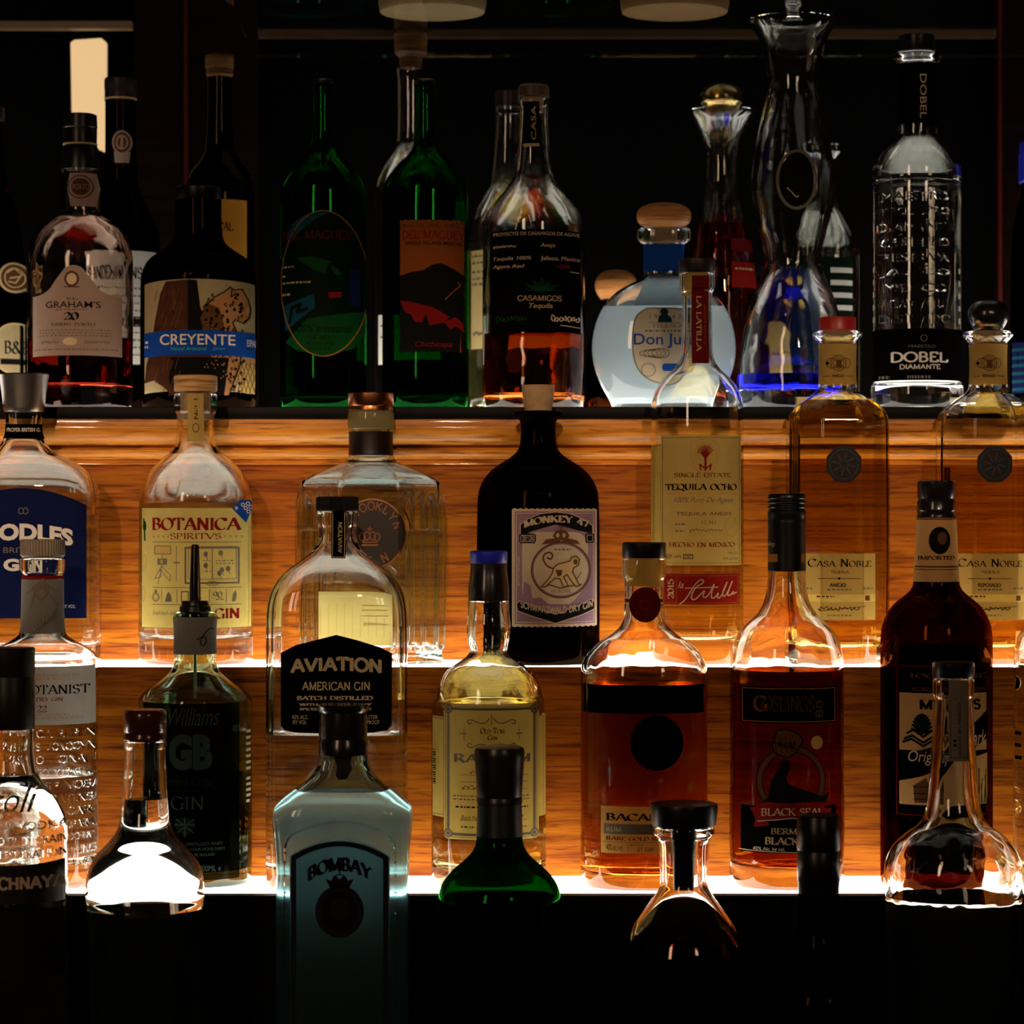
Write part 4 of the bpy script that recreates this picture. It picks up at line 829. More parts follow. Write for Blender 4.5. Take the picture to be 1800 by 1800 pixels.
P.text('la', 1193, 1022, 1202, 1034, P_cream, 'b', shear=.3).line(chaikin([(1196, 1062), (1206, 1054), (1222, 1026), (1234, 1017), (1238, 1024), (1222, 1032), (1214, 1050), (1220, 1056), (1230, 1046)], 2), 2.2, P_cream).line([(1205, 1034), (1262, 1032)], 1.8, P_cream).line(chaikin([(1230, 1046), (1240, 1036), (1234, 1050), (1244, 1050), (1258, 1020), (1248, 1050), (1256, 1052), (1264, 1040), (1260, 1052), (1268, 1050), (1282, 1016), (1268, 1046), (1276, 1050), (1292, 1014), (1278, 1046), (1284, 1048), (1292, 1038), (1286, 1046), (1296, 1042)], 2), 2., P_cream); b.lay('lower_label', P)

def noble(cx, lab, kind, capmat, ball):
    b = Bottle('tequila_bottle', lab, cx, B1, zB, [(583, 40), (586, 45), (591, 44), (600, 36), (604, 32), (680, 32), (690, 38), (702, 56), (718, 78), (732, 85), (750, 88), (1150, 88), (1160, 86), (None, 82), (None, 78)], dr=.84, kind='oct', ch=1.42, group=gB, nseg=96)
    for i, (z, hw, k) in enumerate(b.rows):
        z0 = zpx(680, b.Y)-b.zb; b.rows[i] = (z, hw, max(0, min(1, (z0-z)/.014)))
    b.glass(G_clear, .0036, .012); b.liquid(822 if ball else 706, glass('tequila_gold_'+kind, (.97, .80, .40) if ball else (.98, .86, .52), 1.345))
    if ball: b.turned('ball_stopper', [(527, 8), (530, 24), (545, 36), (562, 36), (576, 28), (582, 24)], blkgloss, 2)
    else: b.turned('cap', [(558, 31), (560, 32.5), (581, 32.5), (582.5, 31)], capmat)
    b.turned('stopper_shank', [(584, 27), (668, 26)], cork)
    sl = b.sleeve('neck_paper', 606, 676, P_ochre)
    d = cx-1472
    P = Pt().ring(1474+d, 638, 14, 14, 1.3, P_brown, 2).ring(1474+d, 638, 10, 10, 1, P_brown, 2).ring(1462+d, 638, 9, 9, 1, P_brown, 2).ring(1487+d, 638, 9, 9, 1, P_brown, 2).rect(1470+d, 632, 1479+d, 646, P_brown, 2).ell(1455+d, 638, 3, 3, P_ink, 3, 10).text(kind, 1462+d, 658, 1484+d, 663, P_ink, 'u').line([(1440+d, 661), (1458+d, 661)], .8, P_ink).line([(1488+d, 661), (1502+d, 661)], .8, P_ink); b.lay('neck_lettering', P, sl, off=.0006)
    P = Pt(); mx, my = 1483+d, 816
    P.poly([(mx+(33 if i % 2 else 31)*math.cos(R(i*22.5)), my+(34 if i % 2 else 32)*math.sin(R(i*22.5))) for i in range(16)], blkgloss, 1).ring(mx, my, 26, 27, 1.5, bronze, 3, n=28)
    for a in range(0, 360, 45): P.line([(mx+6*math.cos(R(a)), my+6*math.sin(R(a))), (mx+20*math.cos(R(a+14)), my+20*math.sin(R(a+14)))], 2.4, bronze, 3)
    b.lay('medallion', P, off=.0014)
    P = Pt().rect(1415+d, 973, 1541+d, 1045, P_kraft, 1).rect(1416+d, 1045, 1541+d, 1058, P_yellow, 1).rect(1418+d, 1058, 1541+d, 1090, P_kraft, 1)
    P.text('Casa Noble', 1421+d, 982, 1533+d, 997, P_ink, 's', thick=.15, small=.76).text('TEQUILA', 1460+d, 1003, 1492+d, 1009, P_ink, 's').line([(1438+d, 1017), (1513+d, 1017)], 1, P_ink).ell(1475+d, 1017, 2.4, 2.4, P_ink, 3, 8).text(kind, 1458+d if not ball else 1454+d, 1025, 1487+d if not ball else 1494+d, 1032, P_ink, 'u', thick=.2).micro(1454+d, 1498+d, 1035, 3, P_gink).micro(1419+d, 1430+d, 1033, 3, P_gink).micro(1517+d, 1536+d, 1033, 3, P_gink)
    P.micro(1436+d, 1468+d, 1047, 3, P_brown).rect(1521+d, 1047, 1530+d, 1056, P_brown, 3).scrawl(1438+d, 1512+d, 1070, 6, 1.3, P_ink, seed=3).line([(1440+d, 1074), (1522+d, 1066)], .9, P_ink).micro(1454+d, 1498+d, 1081, 2, P_gink); b.lay('label', P)
noble(1472, 'octagonal gold tequila bottle with short red cap and black medallion', 'ANEJO', redcap, False)
noble(1737, 'octagonal gold tequila bottle with black ball stopper, near the right edge', 'REPOSADO', redcap, True)

# ---- lower lit shelf
b = Bottle('gin_bottle', 'clear embossed gin bottle with white ribbed cap and pale paper label', 75, C1, zC, [(982, 36), (984, 39), (1004, 39), (1008, 36), (1013, 36), (1100, 37), (1114, 40), (1124, 52), (1138, 80), (1150, 94), (1162, 97), (1540, 97), (1556, 96), (None, 92), (None, 90)], group=gC)
b.glass(G_clear, .003, .016); b.liquid(1360, L_water)
b.turned('cap', [(948, 37), (950, 38.5), (976, 38.5), (978, 36), (981, 34)], white_pl, flute=knurl(48, .0003), n=144)
sl = b.sleeve('neck_paper', 1018, 1112, P_grey); b.sleeve('red_band', 1012, 1017, P_red)
P = Pt().poly([(56, 1034), (66, 1024), (76, 1016), (86, 1030), (82, 1046), (72, 1056), (62, 1050)], P_gink, 2).poly([(68, 1040), (76, 1036), (80, 1046), (72, 1052)], P_grey, 3)
for a, c in (((76, 1028), (98, 1064)), ((64, 1030), (54, 1070)), ((84, 1030), (96, 1040)), ((60, 1034), (46, 1044))): P.line([a, c], 1.4, P_gink)
for i in range(8): P.line([(62+i*4, 1112-i*3), (54+i*6, 1104-i*5)], 1.1, P_gink).line([(62+i*4, 1112-i*3), (70+i*4, 1112-i*6)], 1.1, P_gink)
P.line([(58, 1114), (96, 1078)], 1.2, P_gink).line([(80, 1094), (96, 1070)], 1.1, P_gink).line([(86, 1086), (100, 1082)], 1.1, P_gink); b.lay('neck_print', P, sl, off=.0006)
P = Pt().rect(-20, 1172, 170, 1275, P_white, 1).text('DISTILLED & HAND-CRAFTED', 40, 1185, 134, 1190, P_tan, 's').text('ISLAND OF ISLAY', 52, 1191, 110, 1196, P_tan, 's').text('BOTANIST', 40, 1204, 149, 1221, P_ink, 's', thick=.14).text('ISLAY DRY GIN', 30, 1226, 108, 1233, P_red, 's').text('22', 65, 1240, 82, 1252, P_red, 's').text('ISLAND BOTANICALS', 54, 1254, 119, 1259, P_tan, 's').text('PURE GRAIN NEUTRAL SPIRITS', 54, 1260, 140, 1265, P_tan, 's').rect(161, 1252, 167, 1263, P_gink, 3); b.lay('label', P)
P = Pt()
for i, t in enumerate(('PYRENAICA REPENS', 'SYLVESTRIS MONOGYNA', 'THYMUS OFFICINALIS', 'ARTEMISIA POLYTRICHUM', 'MELISSA SPINOSA', 'JUNIPERUS PRATENSIS', 'CALLUNA VULGARIS', 'URTICA CYTISUS SCOPARIUS', 'MENTHA AQUATICA ODORATA', 'TRIFOLIUM PRATENSE', 'FILIPENDULA ULMARIA')):
    y = 1282+i*23; P.text(t, -16, y, 168, y+15, G_clear, 'u', ext=0, thick=.16)
for v in P.bm.verts: v.co.z = 0
geo = bmesh.ops.extrude_face_region(P.bm, geom=P.bm.faces[:])
for v in [g for g in geo['geom'] if isinstance(g, bmesh.types.BMVert)]: v.co.z = .0009
b.lay('embossed_lettering', P, off=.00004)

b = Bottle('gin_bottle', 'dark green gin bottle with steel speed pourer and white neck sleeve', 343, C1+.012, zC, [(1075, 34), (1078, 38), (1096, 38), (1099, 36.5), (1150, 37), (1168, 37), (1180, 42), (1196, 62), (1214, 88), (1226, 98), (1236, 100), (1535, 100), (1550, 99), (None, 95), (None, 93)], group=gC)
b.glass(G_gb, .003, .010); b.liquid(1359, L_green)
ps = b.turned('pourer_collar', [(1056, 22), (1059, 23.5), (1064, 24), (1066, 27), (1075, 28), (1077, 24), (1090, 24)], blk)
b.turned('pour_spout', [(957, 5), (959, 7), (1000, 8.5), (1044, 10), (1056, 10)], chrome); b.turned('pourer_straw', [(1091, 3), (1232, 3)], steel, n=12)
sl = b.sleeve('neck_sleeve', 1084, 1149, P_grey); P = Pt().line(chaikin([(372, 1106), (366, 1104), (356, 1116), (350, 1130), (356, 1137), (362, 1126), (358, 1118), (346, 1124)], 2), 1.8, P_ink); b.lay('neck_monogram', P, sl, off=.0006)
b.lay('rear_label', Pt().rect(250, 1242, 415, 1552, P_black, 1), side=1, off=.0002)
b.lay('tinted_coating', Pt().rect(246, 1237, 416, 1548, F_dark, 1))
P = Pt().text('Williams', 296, 1244, 384, 1276, P_gblab, 'b', shear=.35).text('GB', 296, 1290, 372, 1354, P_gblab, 'b', bold=.06).text('Elegant Crisp', 280, 1366, 374, 1385, P_dgreen, 'b', shear=.4).text('GIN', 300, 1400, 358, 1424, P_gblab, 's', thick=.10).micro(290, 344, 1390, 1.5, P_dgreen)
P.poly([(308, 1438), (342, 1438), (342, 1454), (325, 1471), (308, 1454)], P_dgreen, 3).line([(310, 1440), (340, 1464)], 2, P_gblab, 4).line([(340, 1440), (312, 1464)], 2, P_gblab, 4).line([(325, 1438), (325, 1470)], 3, P_gblab, 4).line([(308, 1450), (342, 1450)], 3, P_gblab, 4)
P.text('MADE, DISTILLED AND', 300, 1481, 388, 1487, P_gblab, 'b').text('BOTTLED ON OUR HOME FARM', 296, 1490, 392, 1496, P_gblab, 'b').text('IN HEREFORDSHIRE, ENGLAND', 300, 1500, 376, 1506, P_gblab, 'b').text('700ML e', 350, 1522, 386, 1532, P_gblab, 'b')
for y in list(range(1288, 1362, 11))+list(range(1372, 1420, 10)): P.micro(426, 439, y, 5, P_wht, 3, wmin=5, wmax=12)
b.lay('printed_lettering', P); b.lay('back_sticker', Pt().rect(434, 1446, 441, 1496, P_white, 1))

b = Bottle('gin_bottle', 'flat clear gin bottle with black cap and five-sided black label', 593, C1, zC, [(899, 33), (902, 36.5), (920, 36.5), (925, 34), (928, 33), (950, 34), (970, 44), (986, 66), (1010, 98), (1040, 117), (1070, 123), (1110, 124), (1535, 124), (1550, 123), (None, 120), (None, 117)], p=4.2, dr=.60, group=gC)
b.glass(G_clear, .0036, .012); b.liquid(1288, L_water)
b.turned('cap', [(873, 33), (875, 36.5), (896, 36.5), (898, 34)], blkm, flute=knurl(60, .00025), n=160)
P = Pt().rect(583, 896, 608, 981, P_black, 1).frame(585, 898, 606, 979, .8, P_tan, 2).text('AVIATION', 594, 918, 602, 972, P_cream, 'u', rot=1, thick=.22); b.lay('neck_strip', P)
P = Pt()
for pts in ([(575, 1034), (588, 1008), (592, 1002), (598, 1002), (602, 1010), (614, 1034)], [(566, 1012), (584, 1012)], [(568, 1018), (582, 1018)], [(570, 1024), (580, 1024)], [(604, 1012), (622, 1012)], [(606, 1018), (620, 1018)], [(608, 1024), (618, 1024)], [(584, 1023), (604, 1023)]): P.line(pts, 3, G_clear, 1)
for i, x in enumerate(range(522, 680, 14)):
    P.line([(x, 1088-28*math.exp(-((x-594)/50)**2)), (x, 1118)], 2.6, G_clear, 1)
geo = bmesh.ops.extrude_face_region(P.bm, geom=P.bm.faces[:])
for v in [g for g in geo['geom'] if isinstance(g, bmesh.types.BMVert)]: v.co.z += .0009
b.lay('embossed_emblem', P, off=.00002)
P = Pt().poly([(493, 1148), (520, 1134), (560, 1124), (591, 1116), (630, 1126), (668, 1138), (689, 1149), (688, 1275), (680, 1284), (655, 1288), (590, 1290), (520, 1288), (500, 1284), (493, 1276)], P_black, 1)
P.text('AVIATION', 510, 1154, 671, 1181, P_sand, 'u', thick=.24, arcy=4).text('AMERICAN GIN', 531, 1198, 650, 1214, P_sand, 'u', thick=.17).text('BATCH DISTILLED', 522, 1223, 656, 1231, P_sand, 's', thick=.24, thin=.1).text('WITH A BALANCE OF', 526, 1236, 654, 1241, P_sand, 's', thick=.24, thin=.1).text('SPICES FROM THE WORLD', 526, 1244, 653, 1249, P_sand, 's', thick=.24, thin=.1).text('42% ALC', 513, 1257, 541, 1264, P_sand, 'b').text('BY VOL', 515, 1266, 539, 1273, P_sand, 'b').text('1 LITER', 639, 1257, 664, 1264, P_sand, 'b').text('84 PROOF', 636, 1266, 667, 1273, P_sand, 'b'); b.lay('label', P)
P = Pt().rect(560, 1040, 706, 1134, P_lemon, 1)
for y in (1064, 1072, 1082): P.micro(638, 690, y, 2, P_tan)
P.scrawl(640, 690, 1098, 6, 1.2, P_tan); b.lay('back_label', P, side=1)

b = Bottle('gin_bottle', 'clear gin bottle with black and blue cap and framed cream label', 859, C1, zC, [(1056, 35), (1058, 36.5), (1075, 36), (1100, 39), (1125, 38), (1142, 33), (1152, 36), (1164, 54), (1178, 74), (1198, 88), (1225, 96), (1250, 101), (1275, 101), (1520, 101), (1540, 100), (None, 97), (None, 94)], group=gC)
b.glass(G_wavy, .003, .012); b.liquid(1232, L_straw)
b.turned('cap', [(990, 32), (1000, 32), (1012, 33), (1032, 36), (1050, 36), (1056, 36)], blkgloss); b.turned('cap_top', [(968, 31), (970, 33), (988, 33), (989.5, 32)], bluecap)
P = Pt().rrect(780, 1239, 947, 1477, 8, P_lemon, 1)
P.frame(788, 1247, 939, 1468, 4.5, P_gink, 3).frame(783.5, 1242.5, 943.5, 1473, 1, P_gink, 3)
for x, y in ((788, 1248), (939, 1248), (788, 1467), (939, 1467)): P.ell(x, y, 7.5, 8, P_gink, 4, 16).ring(x, y, 5, 5, 1, P_cream, 5, n=14)
for s_ in (-1, 1):
    for (yy, k) in ((1271, 1), (1309, -1)):
        P.line(chaikin([(864+s_*4, yy-8*k), (864+s_*10, yy), (864+s_*22, yy+1*k), (864+s_*34, yy-6*k), (864+s_*43, yy-4*k), (864+s_*40, yy+3*k), (864+s_*35, yy)], 2), 1.6, P_gink)
    P.line([(864+s_*48, 1278), (864+s_*48, 1302)], 1, P_gink).line([(864+s_*44, 1290), (864+s_*54, 1290)], 2, P_gink)
P.line([(864, 1256), (864, 1274)], 1.4, P_gink).text('Old Tom', 844, 1279, 886, 1290, P_ink, 's', small=.72).text('Gin', 857, 1292, 874, 1301, P_ink, 's', small=.72)
P.text('RANSOM', 798, 1325, 932, 1342, P_gink, 's', thick=.22)
for y in (1363, 1375): P.line([(810, y), (926, y)], .8, P_gink)
P.scrawl(826, 900, 1358, 4, 1.1, P_ink, seed=3).scrawl(812, 900, 1384, 5, 1.1, P_ink, seed=6).line([(810, 1388), (926, 1388)], .8, P_gink).micro(797, 930, 1399, 2, P_gink).micro(797, 930, 1405, 2, P_gink).micro(801, 928, 1418, 3, P_ink).text('Batch No 19', 811, 1434, 850, 1442, P_ink, 'b', shear=.3).line([(808, 1443), (926, 1443)], .8, P_gink).text('9', 913, 1432, 919, 1441, P_red, 'b').micro(811, 836, 1453, 3, P_gink).micro(900, 926, 1453, 3, P_gink); b.lay('label', P)
P = Pt().rect(759, 1262, 779, 1440, P_lemon, 1).line([(759, 1266), (779, 1266)], 1, P_gink).line([(759, 1436), (779, 1436)], 1, P_gink)
for i, y in enumerate(range(1322, 1384, 4)): P.rect(759.5, y, 765, y+(2.6 if i % 3 else 1.4), P_ink, 2)
b.lay('side_label', P); b.lay('side_label', Pt().rect(947.5, 1262, 960, 1440, P_lemon, 1))

b = Bottle('rum_bottle', 'amber rum bottle with black stopper, maroon seal and black circle label', 1132, C1-.001, zC, [(982, 36), (985, 39), (1014, 39), (1018, 36), (1022, 34.5), (1080, 35), (1100, 40), (1116, 58), (1130, 82), (1150, 102), (1172, 111), (1200, 112), (1420, 112), (1535, 112), (1552, 110), (None, 104), (None, 100)], p=2.3, dr=.94, group=gC)
b.glass(G_wavy, .003, .010); b.liquid(1202, L_amber)
b.turned('cap', [(953, 36), (955, 38.5), (978, 38.5), (981, 37)], blk); b.turned('stopper_shank', [(982, 31), (1030, 30)], P_ochre)
P = Pt().rect(1098, 1050, 1166, 1062, P_ochre, 1).rect(1098, 1053, 1166, 1059, P_red, 2).ell(1134, 1063, 28, 31, P_dred, 3).ring(1134, 1063, 11, 9, 2, P_red, 4); b.lay('neck_seal', P, off=.0003)
P = Pt().rect(1022, 1205, 1240, 1255, P_black, 1).ell(1155, 1306, 47, 49, P_black, 1, 44); b.lay('black_label', P)
P = Pt().rect(1057, 1418, 1250, 1501, P_kraft, 1).text('BACARDI', 1066, 1430, 1185, 1444, P_ink, 's', thick=.2, thin=.06).text('PREMIUM', 1152, 1428, 1160, 1434, P_ink).rect(1062, 1449, 1235, 1467, P_gink, 2).text('RUM', 1066, 1455, 1092, 1463, P_gold, 's', 3).text('RARE GOLD RUM', 1066, 1471, 1175, 1478, P_ink, 's', thick=.16).line([(1060, 1481), (1240, 1481)], .8, P_gink).text('40% alc./vol.', 1066, 1485, 1096, 1496, P_ink, 'b').line([(1104, 1482), (1104, 1498)], .8, P_gink).text('BOTTLE No', 1108, 1484, 1131, 1487, P_ink).text('BT 5289', 1121, 1490, 1149, 1497, P_brown, 'b'); b.lay('label', P)
b.lay('back_label', Pt().rect(1040, 1206, 1224, 1402, P_sheer, 1), side=1)

b = Bottle('rum_bottle', 'dark amber rum bottle with ringed black screw cap and seal emblem', 1383, C1, zC, [(1004, 33), (1020, 33), (1050, 37), (1075, 48), (1092, 66), (1112, 86), (1140, 97), (1165, 100), (1200, 100), (1385, 100), (1400, 101), (1500, 101), (1512, 98), (1530, 101), (1550, 100), (None, 96), (None, 93)], group=gC)
b.glass(G_wavy, .003, .014); b.liquid(1176, L_ambd)
b.turned('cap', [(868, 31), (870, 33)]+[q for y in (874, 882, 890) for q in ((y, 33.5), (y+2, 33.5), (y+4, 31.5), (y+6, 31.5))]+[(899, 34), (909, 34), (911, 33), (916, 34), (920, 33.5), (1003, 33.5), (1004, 32)], blk)
P = Pt().text('Goslings', 1348, 952, 1364, 962, P_gold, 'b', shear=.2).rect(1350, 974, 1368, 988, P_orange, 1).rect(1408, 974, 1416, 988, P_orange, 1); b.lay('cap_print', P, off=.0004)
P = Pt().rect(1306, 1208, 1474, 1272, P_black, 1).frame(1309, 1211, 1471, 1269, 1.6, P_orange, 2).text('GOSLINGS', 1326, 1222, 1432, 1252, P_fur, 's', thick=.14).text('G', 1327, 1223, 1351, 1252, P_salmon, 's', 4, thick=.14).text('80', 1434, 1232, 1448, 1262, P_brown, 'b', 4, rot=1); b.lay('upper_label', P)
P = Pt().ring(1392, 1374, 60, 62, 9, P_rust, 2, -218, 38).ring(1392, 1374, 61, 63, 1.5, P_ink, 3, -218, 38).ring(1392, 1374, 51, 53, 1.5, P_ink, 3, -218, 38)
P.poly([(1356, 1308), (1366, 1286), (1380, 1281), (1404, 1290), (1411, 1302), (1400, 1322), (1384, 1333), (1362, 1324)], P_rust, 4).line([(1358, 1310), (1366, 1286), (1380, 1281), (1404, 1290), (1411, 1302), (1400, 1322), (1384, 1333), (1362, 1324), (1358, 1308)], 2.2, P_ink, 5)
for k in range(4): P.line([(1362+k*9, 1292+k*1.5), (1366+k*9, 1326-k)], 1, P_ink, 5)
P.line([(1357, 1304), (1404, 1318)], 2, P_ink, 5).text('RUM', 1368, 1304, 1398, 1316, P_ink, 's', 6, arcy=-2)
P.poly(chaikin([(1376, 1334), (1388, 1336), (1390, 1350), (1382, 1364), (1384, 1378), (1404, 1386), (1430, 1394), (1446, 1402), (1458, 1394), (1460, 1400), (1452, 1410), (1458, 1414), (1440, 1410), (1376, 1412), (1370, 1418), (1362, 1410), (1340, 1412), (1352, 1402), (1354, 1384), (1358, 1366), (1372, 1350), (1372, 1342), (1376, 1334)], 2)[:-1], P_ink, 4)
P.rect(1306, 1418, 1474, 1500, P_black, 1).line([(1304, 1497), (1474, 1500)], 1, P_tan, 3)
P.poly([(1330, 1418), (1344, 1412), (1392, 1412), (1444, 1416), (1452, 1420), (1450, 1442), (1392, 1436), (1334, 1444)], P_red, 5).poly([(1330, 1420), (1322, 1422), (1330, 1440), (1328, 1456), (1352, 1452), (1352, 1446), (1334, 1444)], P_red, 4).poly([(1452, 1422), (1464, 1424), (1456, 1440), (1460, 1458), (1438, 1452), (1438, 1444), (1450, 1442)], P_red, 4).line([(1334, 1445), (1392, 1438), (1450, 1444)], 1.6, P_tan, 6)
P.text('BLACK SEAL', 1340, 1420, 1448, 1434, P_tan, 's', 7, thick=.14, arcy=2).text('BERMUDA', 1356, 1456, 1438, 1467, P_gold, 's', 3).text('BLACK RUM', 1346, 1472, 1450, 1486, P_gold, 's', 3, thick=.18).text('40% Alc. by vol.', 1326, 1490, 1380, 1498, P_tan, 'b', 3); b.lay('label', P)
b.lay('round_sticker', Pt().ell(1436, 1306, 10.5, 12, P_kraft, 1, 20), off=.0006)

b = Bottle('rum_bottle', 'dark brown rum bottle with pale neck label and palm label, behind bell decanter', 1646, C1, zC, [(1022, 40), (1040, 43), (1052, 54), (1070, 74), (1092, 90), (1116, 97), (1150, 98), (1535, 98), (1550, 97), (None, 93), (None, 90)], group=gC)
b.rows = chaikin(b.conv([(908, 34), (1000, 38), (1022, 40), (1034, 42), (1046, 54), (1064, 78), (1090, 93), (1118, 98), (1150, 98), (1535, 98), (1550, 97), (None, 93), (None, 90)]), 3)
b.glass(G_amber, .003, .009); b.liquid(1135, L_dark)
b.turned('cap', [(845, 31), (847, 33.5), (874, 33.5), (876, 32), (879, 32), (881, 34), (894, 34), (897, 35), (902, 33), (908, 34)], blkgloss)
sl = b.sleeve('neck_label', 910, 1022, P_palm)
P = Pt().line([(1608, 912), (1684, 912)], 2, P_brown).line([(1606, 996), (1686, 996)], 2.4, P_brown).line([(1606, 1001), (1686, 1001)], 1, P_brown).ell(1652, 950, 18, 24, P_ink, 2).ell(1656, 946, 8, 11, P_brown, 3).text('IMPORTED', 1618, 977, 1678, 984, P_ink, 's'); b.lay('neck_print', P, sl, off=.0006)
P = Pt().rect(1580, 1170, 1742, 1436, P_black, 1).frame(1582, 1172, 1740, 1434, 1.6, P_dred, 2).text('100% FINE', 1602, 1184, 1740, 1193, P_brown, 's').text('WORLD FAMOUS ORIGINAL', 1605, 1208, 1740, 1216, P_brown, 's')
P.rect(1586, 1219, 1741, 1320, P_palm, 2).text("MYERS'S", 1618, 1229, 1728, 1249, P_ink, 'u', 3, thick=.24)
for a in range(10, 175, 12): P.line([(1622, 1290), (1622+17*math.cos(R(a)), 1290-34*math.sin(R(a)))], 4, P_dgreen, 3)
for y, w_ in ((1296, 26), (1306, 30), (1312, 32)):
    for s_ in (-1, 1): P.line([(1624, y), (1624+s_*w_*.6, y-12), (1624+s_*w_, y-6)], 4, P_dgreen, 3)
P.poly([(1586, 1332), (1612, 1322), (1680, 1300), (1741, 1250), (1741, 1300), (1690, 1330), (1586, 1372)], P_black, 4).text('Original', 1600, 1320, 1668, 1346, P_tan, 'b', 5, shear=.25).text('Dark', 1698, 1284, 1738, 1312, P_tan, 'b', 5, shear=.25)
P.poly([(1586, 1375), (1620, 1366), (1690, 1336), (1741, 1326), (1741, 1416), (1586, 1416)], P_palm, 3).poly([(1608, 1382), (1628, 1368), (1634, 1380), (1634, 1412), (1610, 1412)], P_brown, 4)
for y in (1384, 1396, 1406): P.line([(1608, y), (1634, y)], 1.4, P_ink, 5)
for x in range(1722, 1741, 3): P.line([(x, 1416), (x+r.uniform(-4, 4), 1350+r.uniform(0, 30))], 1.6, P_gprint, 4)
b.lay('label', P)

b = Bottle('spirit_bottle', 'clear embossed bottle of golden spirit cut by the right edge', 1872, C1, zC, [(1010, 36), (1060, 36), (1090, 60), (1120, 84), (1150, 90), (1540, 90), (1556, 88), (None, 84), (None, 82)], group=gC)
b.glass(G_wavy, .003, .012); b.liquid(1165, L_straw); b.turned('cap', [(970, 36), (972, 38), (1008, 38), (1010, 37)], blk)
P = Pt()
for y, t in ((1190, 'P'), (1290, 'E'), (1390, 'S')): P.text(t, 1786, y, 1806, y+50, G_clear, 'b', ext=.05)
b.lay('embossed_lettering', P)

# ---- dark front row
b = Bottle('vodka_bottle', 'clear embossed vodka bottle with dark brown cap at the left edge', 18, D1-.012, zD, [(1281, 41), (1285, 43), (1300, 42), (1340, 42), (1368, 50), (1400, 78), (1430, 96), (1460, 101), (1900, 101), (1970, 100), (None, 96), (None, 94)], group=gD)
b.glass(G_wavy, .0032, .012); b.liquid(1362, L_water)
b.turned('cap', [(1138, 41), (1140, 43), (1186, 43), (1188, 42), (1190, 43), (1279, 43), (1281, 42)], brownblk, flute=lambda t, z: .0002*math.cos(60*t) if z > .33 else 0, n=160)
P = Pt().text('S', 44, 1210, 64, 1250, P_brown, 'b', shear=.3); b.lay('cap_print', P, off=.0008)
P = Pt().text('Stoli', -40, 1384, 56, 1430, G_clear, 'b', ext=.06, shear=.25)
for y, t in ((1446, 'PREMIUM VODKA'), (1472, 'DISTILLED FROM GRAIN'), (1496, 'RUSSIAN FEDERATION')): P.text(t, -60, y, 104, y+14, G_clear, 'b', ext=.06)
b.lay('embossed_lettering', P)
P = Pt().band(lambda x: 1522-7*((x-18)/100)**2, lambda x: 1590+2*((x-18)/100)**2, -80, 112, brownblk, 1).text('STOLICHNAYA', -72, 1541, 104, 1566, P_tan, 'u', thick=.24); b.lay('label', P); b.lay('lower_label', Pt().rect(-80, 1602, 108, 1720, plain('dull_gold_print', (.008, .005, .002), .6, spec=.1), 1))

b = Bottle('spirit_bottle', 'bell-shouldered clear bottle with amber plastic cap, full of clear spirit', 255, D1, zD, [(1302, 36), (1304, 38), (1312, 37), (1318, 35), (1360, 37), (1400, 39), (1440, 43), (1462, 50), (1482, 66), (1504, 88), (1530, 101), (1556, 104), (1580, 104), (1590, 103), (1600, 100), (1900, 96), (1970, 96), (None, 92), (None, 90)], group=gD)
b.glass(G_clear, .003, .012); b.liquid(1404, L_water)
b.turned('cap', [(1247, 33), (1251, 37), (1256, 38), (1284, 38), (1287, 36), (1290, 38), (1299, 38), (1301.5, 36)], amberpl, k=0)

b = Bottle('gin_bottle', 'pale aqua gin bottle with black cap and arched dark-edged label', 603, D1, zD, [(1328, 43), (1340, 44), (1360, 52), (1378, 72), (1396, 98), (1412, 116), (1428, 122), (1450, 122), (1500, 116), (1600, 116), (1960, 116), (1980, 114), (None, 110), (None, 108)], p=5, dr=.62, group=gD)
b.glass(G_aquab, .0038, .012); b.liquid(1390, L_bom)
b.turned('cap', [(1238, 44), (1240, 46), (1246, 45.5), (1252, 41), (1288, 43), (1296, 42), (1300, 42), (1304, 44), (1326, 43)], blkgloss)
P = Pt().poly([(584, 1322), (620, 1322), (616, 1340), (619, 1352), (610, 1368), (596, 1370), (590, 1362), (593, 1348)], blkgloss, 1); b.lay('wax_drip', P, off=.001)
lt = lambda x: 1476+30*((x-597)/88)**2
P = Pt().band(lambda x: lt(x)-1, lambda x: 1960, 509, 685, P_silver, 1, n=50)
P.line([(516, 1952)]+[(516+i*1.62*5, lt(516+i*8.1)+7) for i in range(21)]+[(678, 1952), (516, 1952)], 9, P_dgrey, 2)
P.text('BOMBAY', 541, 1505, 654, 1532, P_ink, 's', 5, thick=.30, thin=.12, arcy=19)
P.poly([(580, 1560), (614, 1560), (622, 1545), (610, 1548), (604, 1538), (597, 1546), (590, 1538), (584, 1548), (572, 1545)], P_ink, 5).ring(597, 1549, 14, 13, 2, P_ink, 5, n=24).line([(597, 1535), (597, 1528)], 3, P_ink, 5)
P.ell(597, 1602, 43, 46, P_dgrey, 5).ell(597, 1602, 32, 36, P_ink, 6).ell(597, 1598, 16, 20, P_dgrey, 7); b.lay('label', P)
P = Pt()
P.line(chaikin([(500, 1960), (500, 1500), (503, 1478), (515, 1464), (560, 1448), (597, 1443), (640, 1448), (680, 1464), (692, 1478), (695, 1500), (695, 1960)], 3), 4, G_aqua, 1)
geo = bmesh.ops.extrude_face_region(P.bm, geom=P.bm.faces[:])
for v in [g for g in geo['geom'] if isinstance(g, bmesh.types.BMVert)]: v.co.z += .0012
b.lay('panel_ridge', P, off=.00002)

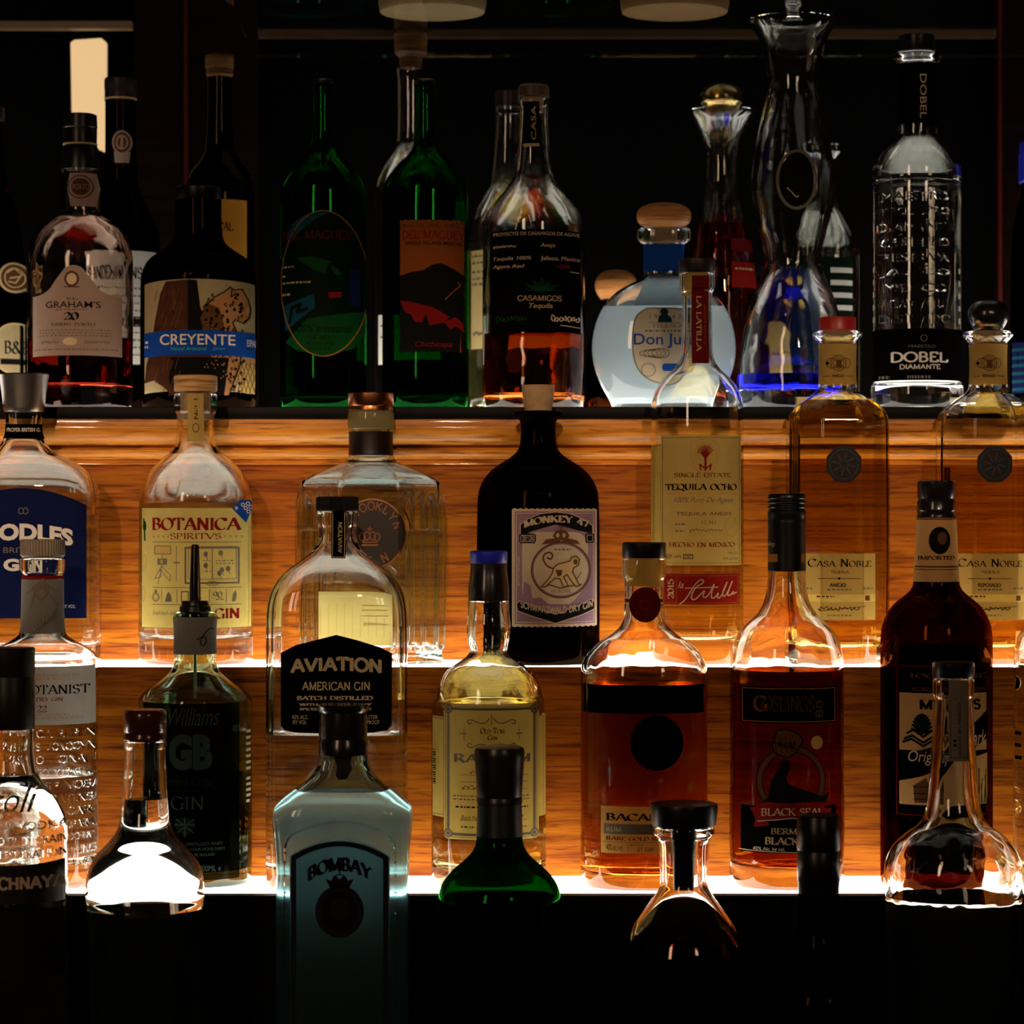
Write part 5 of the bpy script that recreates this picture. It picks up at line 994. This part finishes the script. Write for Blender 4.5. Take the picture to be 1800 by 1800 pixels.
b = Bottle('liqueur_bottle', 'dark green sloping-shouldered bottle with black cap and foil neck', 878, D1, zD, [(1470, 40), (1486, 42), (1504, 52), (1530, 84), (1556, 104), (1584, 109), (1610, 108), (1900, 100), (1970, 100), (None, 96), (None, 94)], group=gD)
b.rows = chaikin(b.conv([(1412, 38), (1470, 40), (1486, 42), (1504, 52), (1530, 84), (1556, 104), (1584, 109), (1610, 108), (1900, 100), (1970, 100), (None, 96), (None, 94)]), 3)
b.glass(G_dkgreen, .003, .010); b.liquid(1606, L_dark)
b.turned('cap', [(1311, 34), (1314, 42), (1320, 44), (1330, 44), (1370, 41), (1396, 40), (1400, 39), (1402, 40), (1412, 40)], plain('satin_brown_black', (.012, .007, .005), .3)); b.sleeve('neck_foil', 1413, 1469, plain('grey_green_foil', (.012, .015, .013), .35))

b = Bottle('glass_decanter', 'small sloping clear decanter with wide black cork stopper', 1202, D1, zD, [(1452, 50), (1454, 54), (1466, 54), (1470, 50), (1473, 46), (1484, 44), (1530, 42), (1556, 42), (1568, 47), (1586, 60), (1610, 78), (1632, 96), (1660, 108), (1700, 112), (1900, 112), (1970, 110), (None, 106), (None, 104)], cat='decanter', group=gD)
b.glass(G_clear, .0034, .014); b.liquid(1640, L_ambd)
b.turned('stopper', [(1411, 54), (1413, 59), (1420, 60), (1440, 58), (1450, 56), (1451.5, 54)], blk); b.turned('stopper_shank', [(1452, 24), (1500, 20), (1563, 18)], blk)

b = Bottle('spirit_bottle', 'bottle of which only the long black capped neck rises from shadow', 1439, D1-.01, zD, [(1570, 36), (1600, 36), (1660, 40), (1720, 80), (1760, 96), (1970, 96), (None, 92), (None, 90)], group=gD)
b.glass(G_black, .003, .01); b.turned('cap', [(1432, 36), (1435, 38), (1490, 38.5), (1494, 37), (1497, 38.5), (1546, 38), (1549, 36.5), (1570, 36)], blk)

b = Bottle('spirit_bottle', 'large clear bell-shaped bottle with black cap and pale strip down its neck', 1676, D1-.012, zD, [(1192, 34), (1195, 36.5), (1222, 36), (1226, 34), (1232, 33), (1280, 36), (1340, 40), (1400, 44), (1434, 50), (1450, 62), (1466, 86), (1488, 108), (1515, 120), (1545, 122), (1570, 121), (1590, 118), (1900, 114), (1970, 113), (None, 110), (None, 108)], group=gD)
b.glass(G_wavy, .0042, .014); b.liquid(1575, L_water)
b.turned('cap', [(1163, 34), (1165, 36.5), (1188, 37), (1191, 35)], blk)
P = Pt().rect(1668, 1196, 1704, 1338, P_gink, 1).frame(1671, 1230, 1701, 1332, .8, P_ink, 2).rect(1676, 1300, 1681, 1304, P_ink, 2).rect(1676, 1308, 1681, 1312, P_ink, 2).text('HECHO EN MEXICO', 1684, 1236, 1689, 1328, P_ink, 'b', rot=1); b.lay('neck_strip', P)
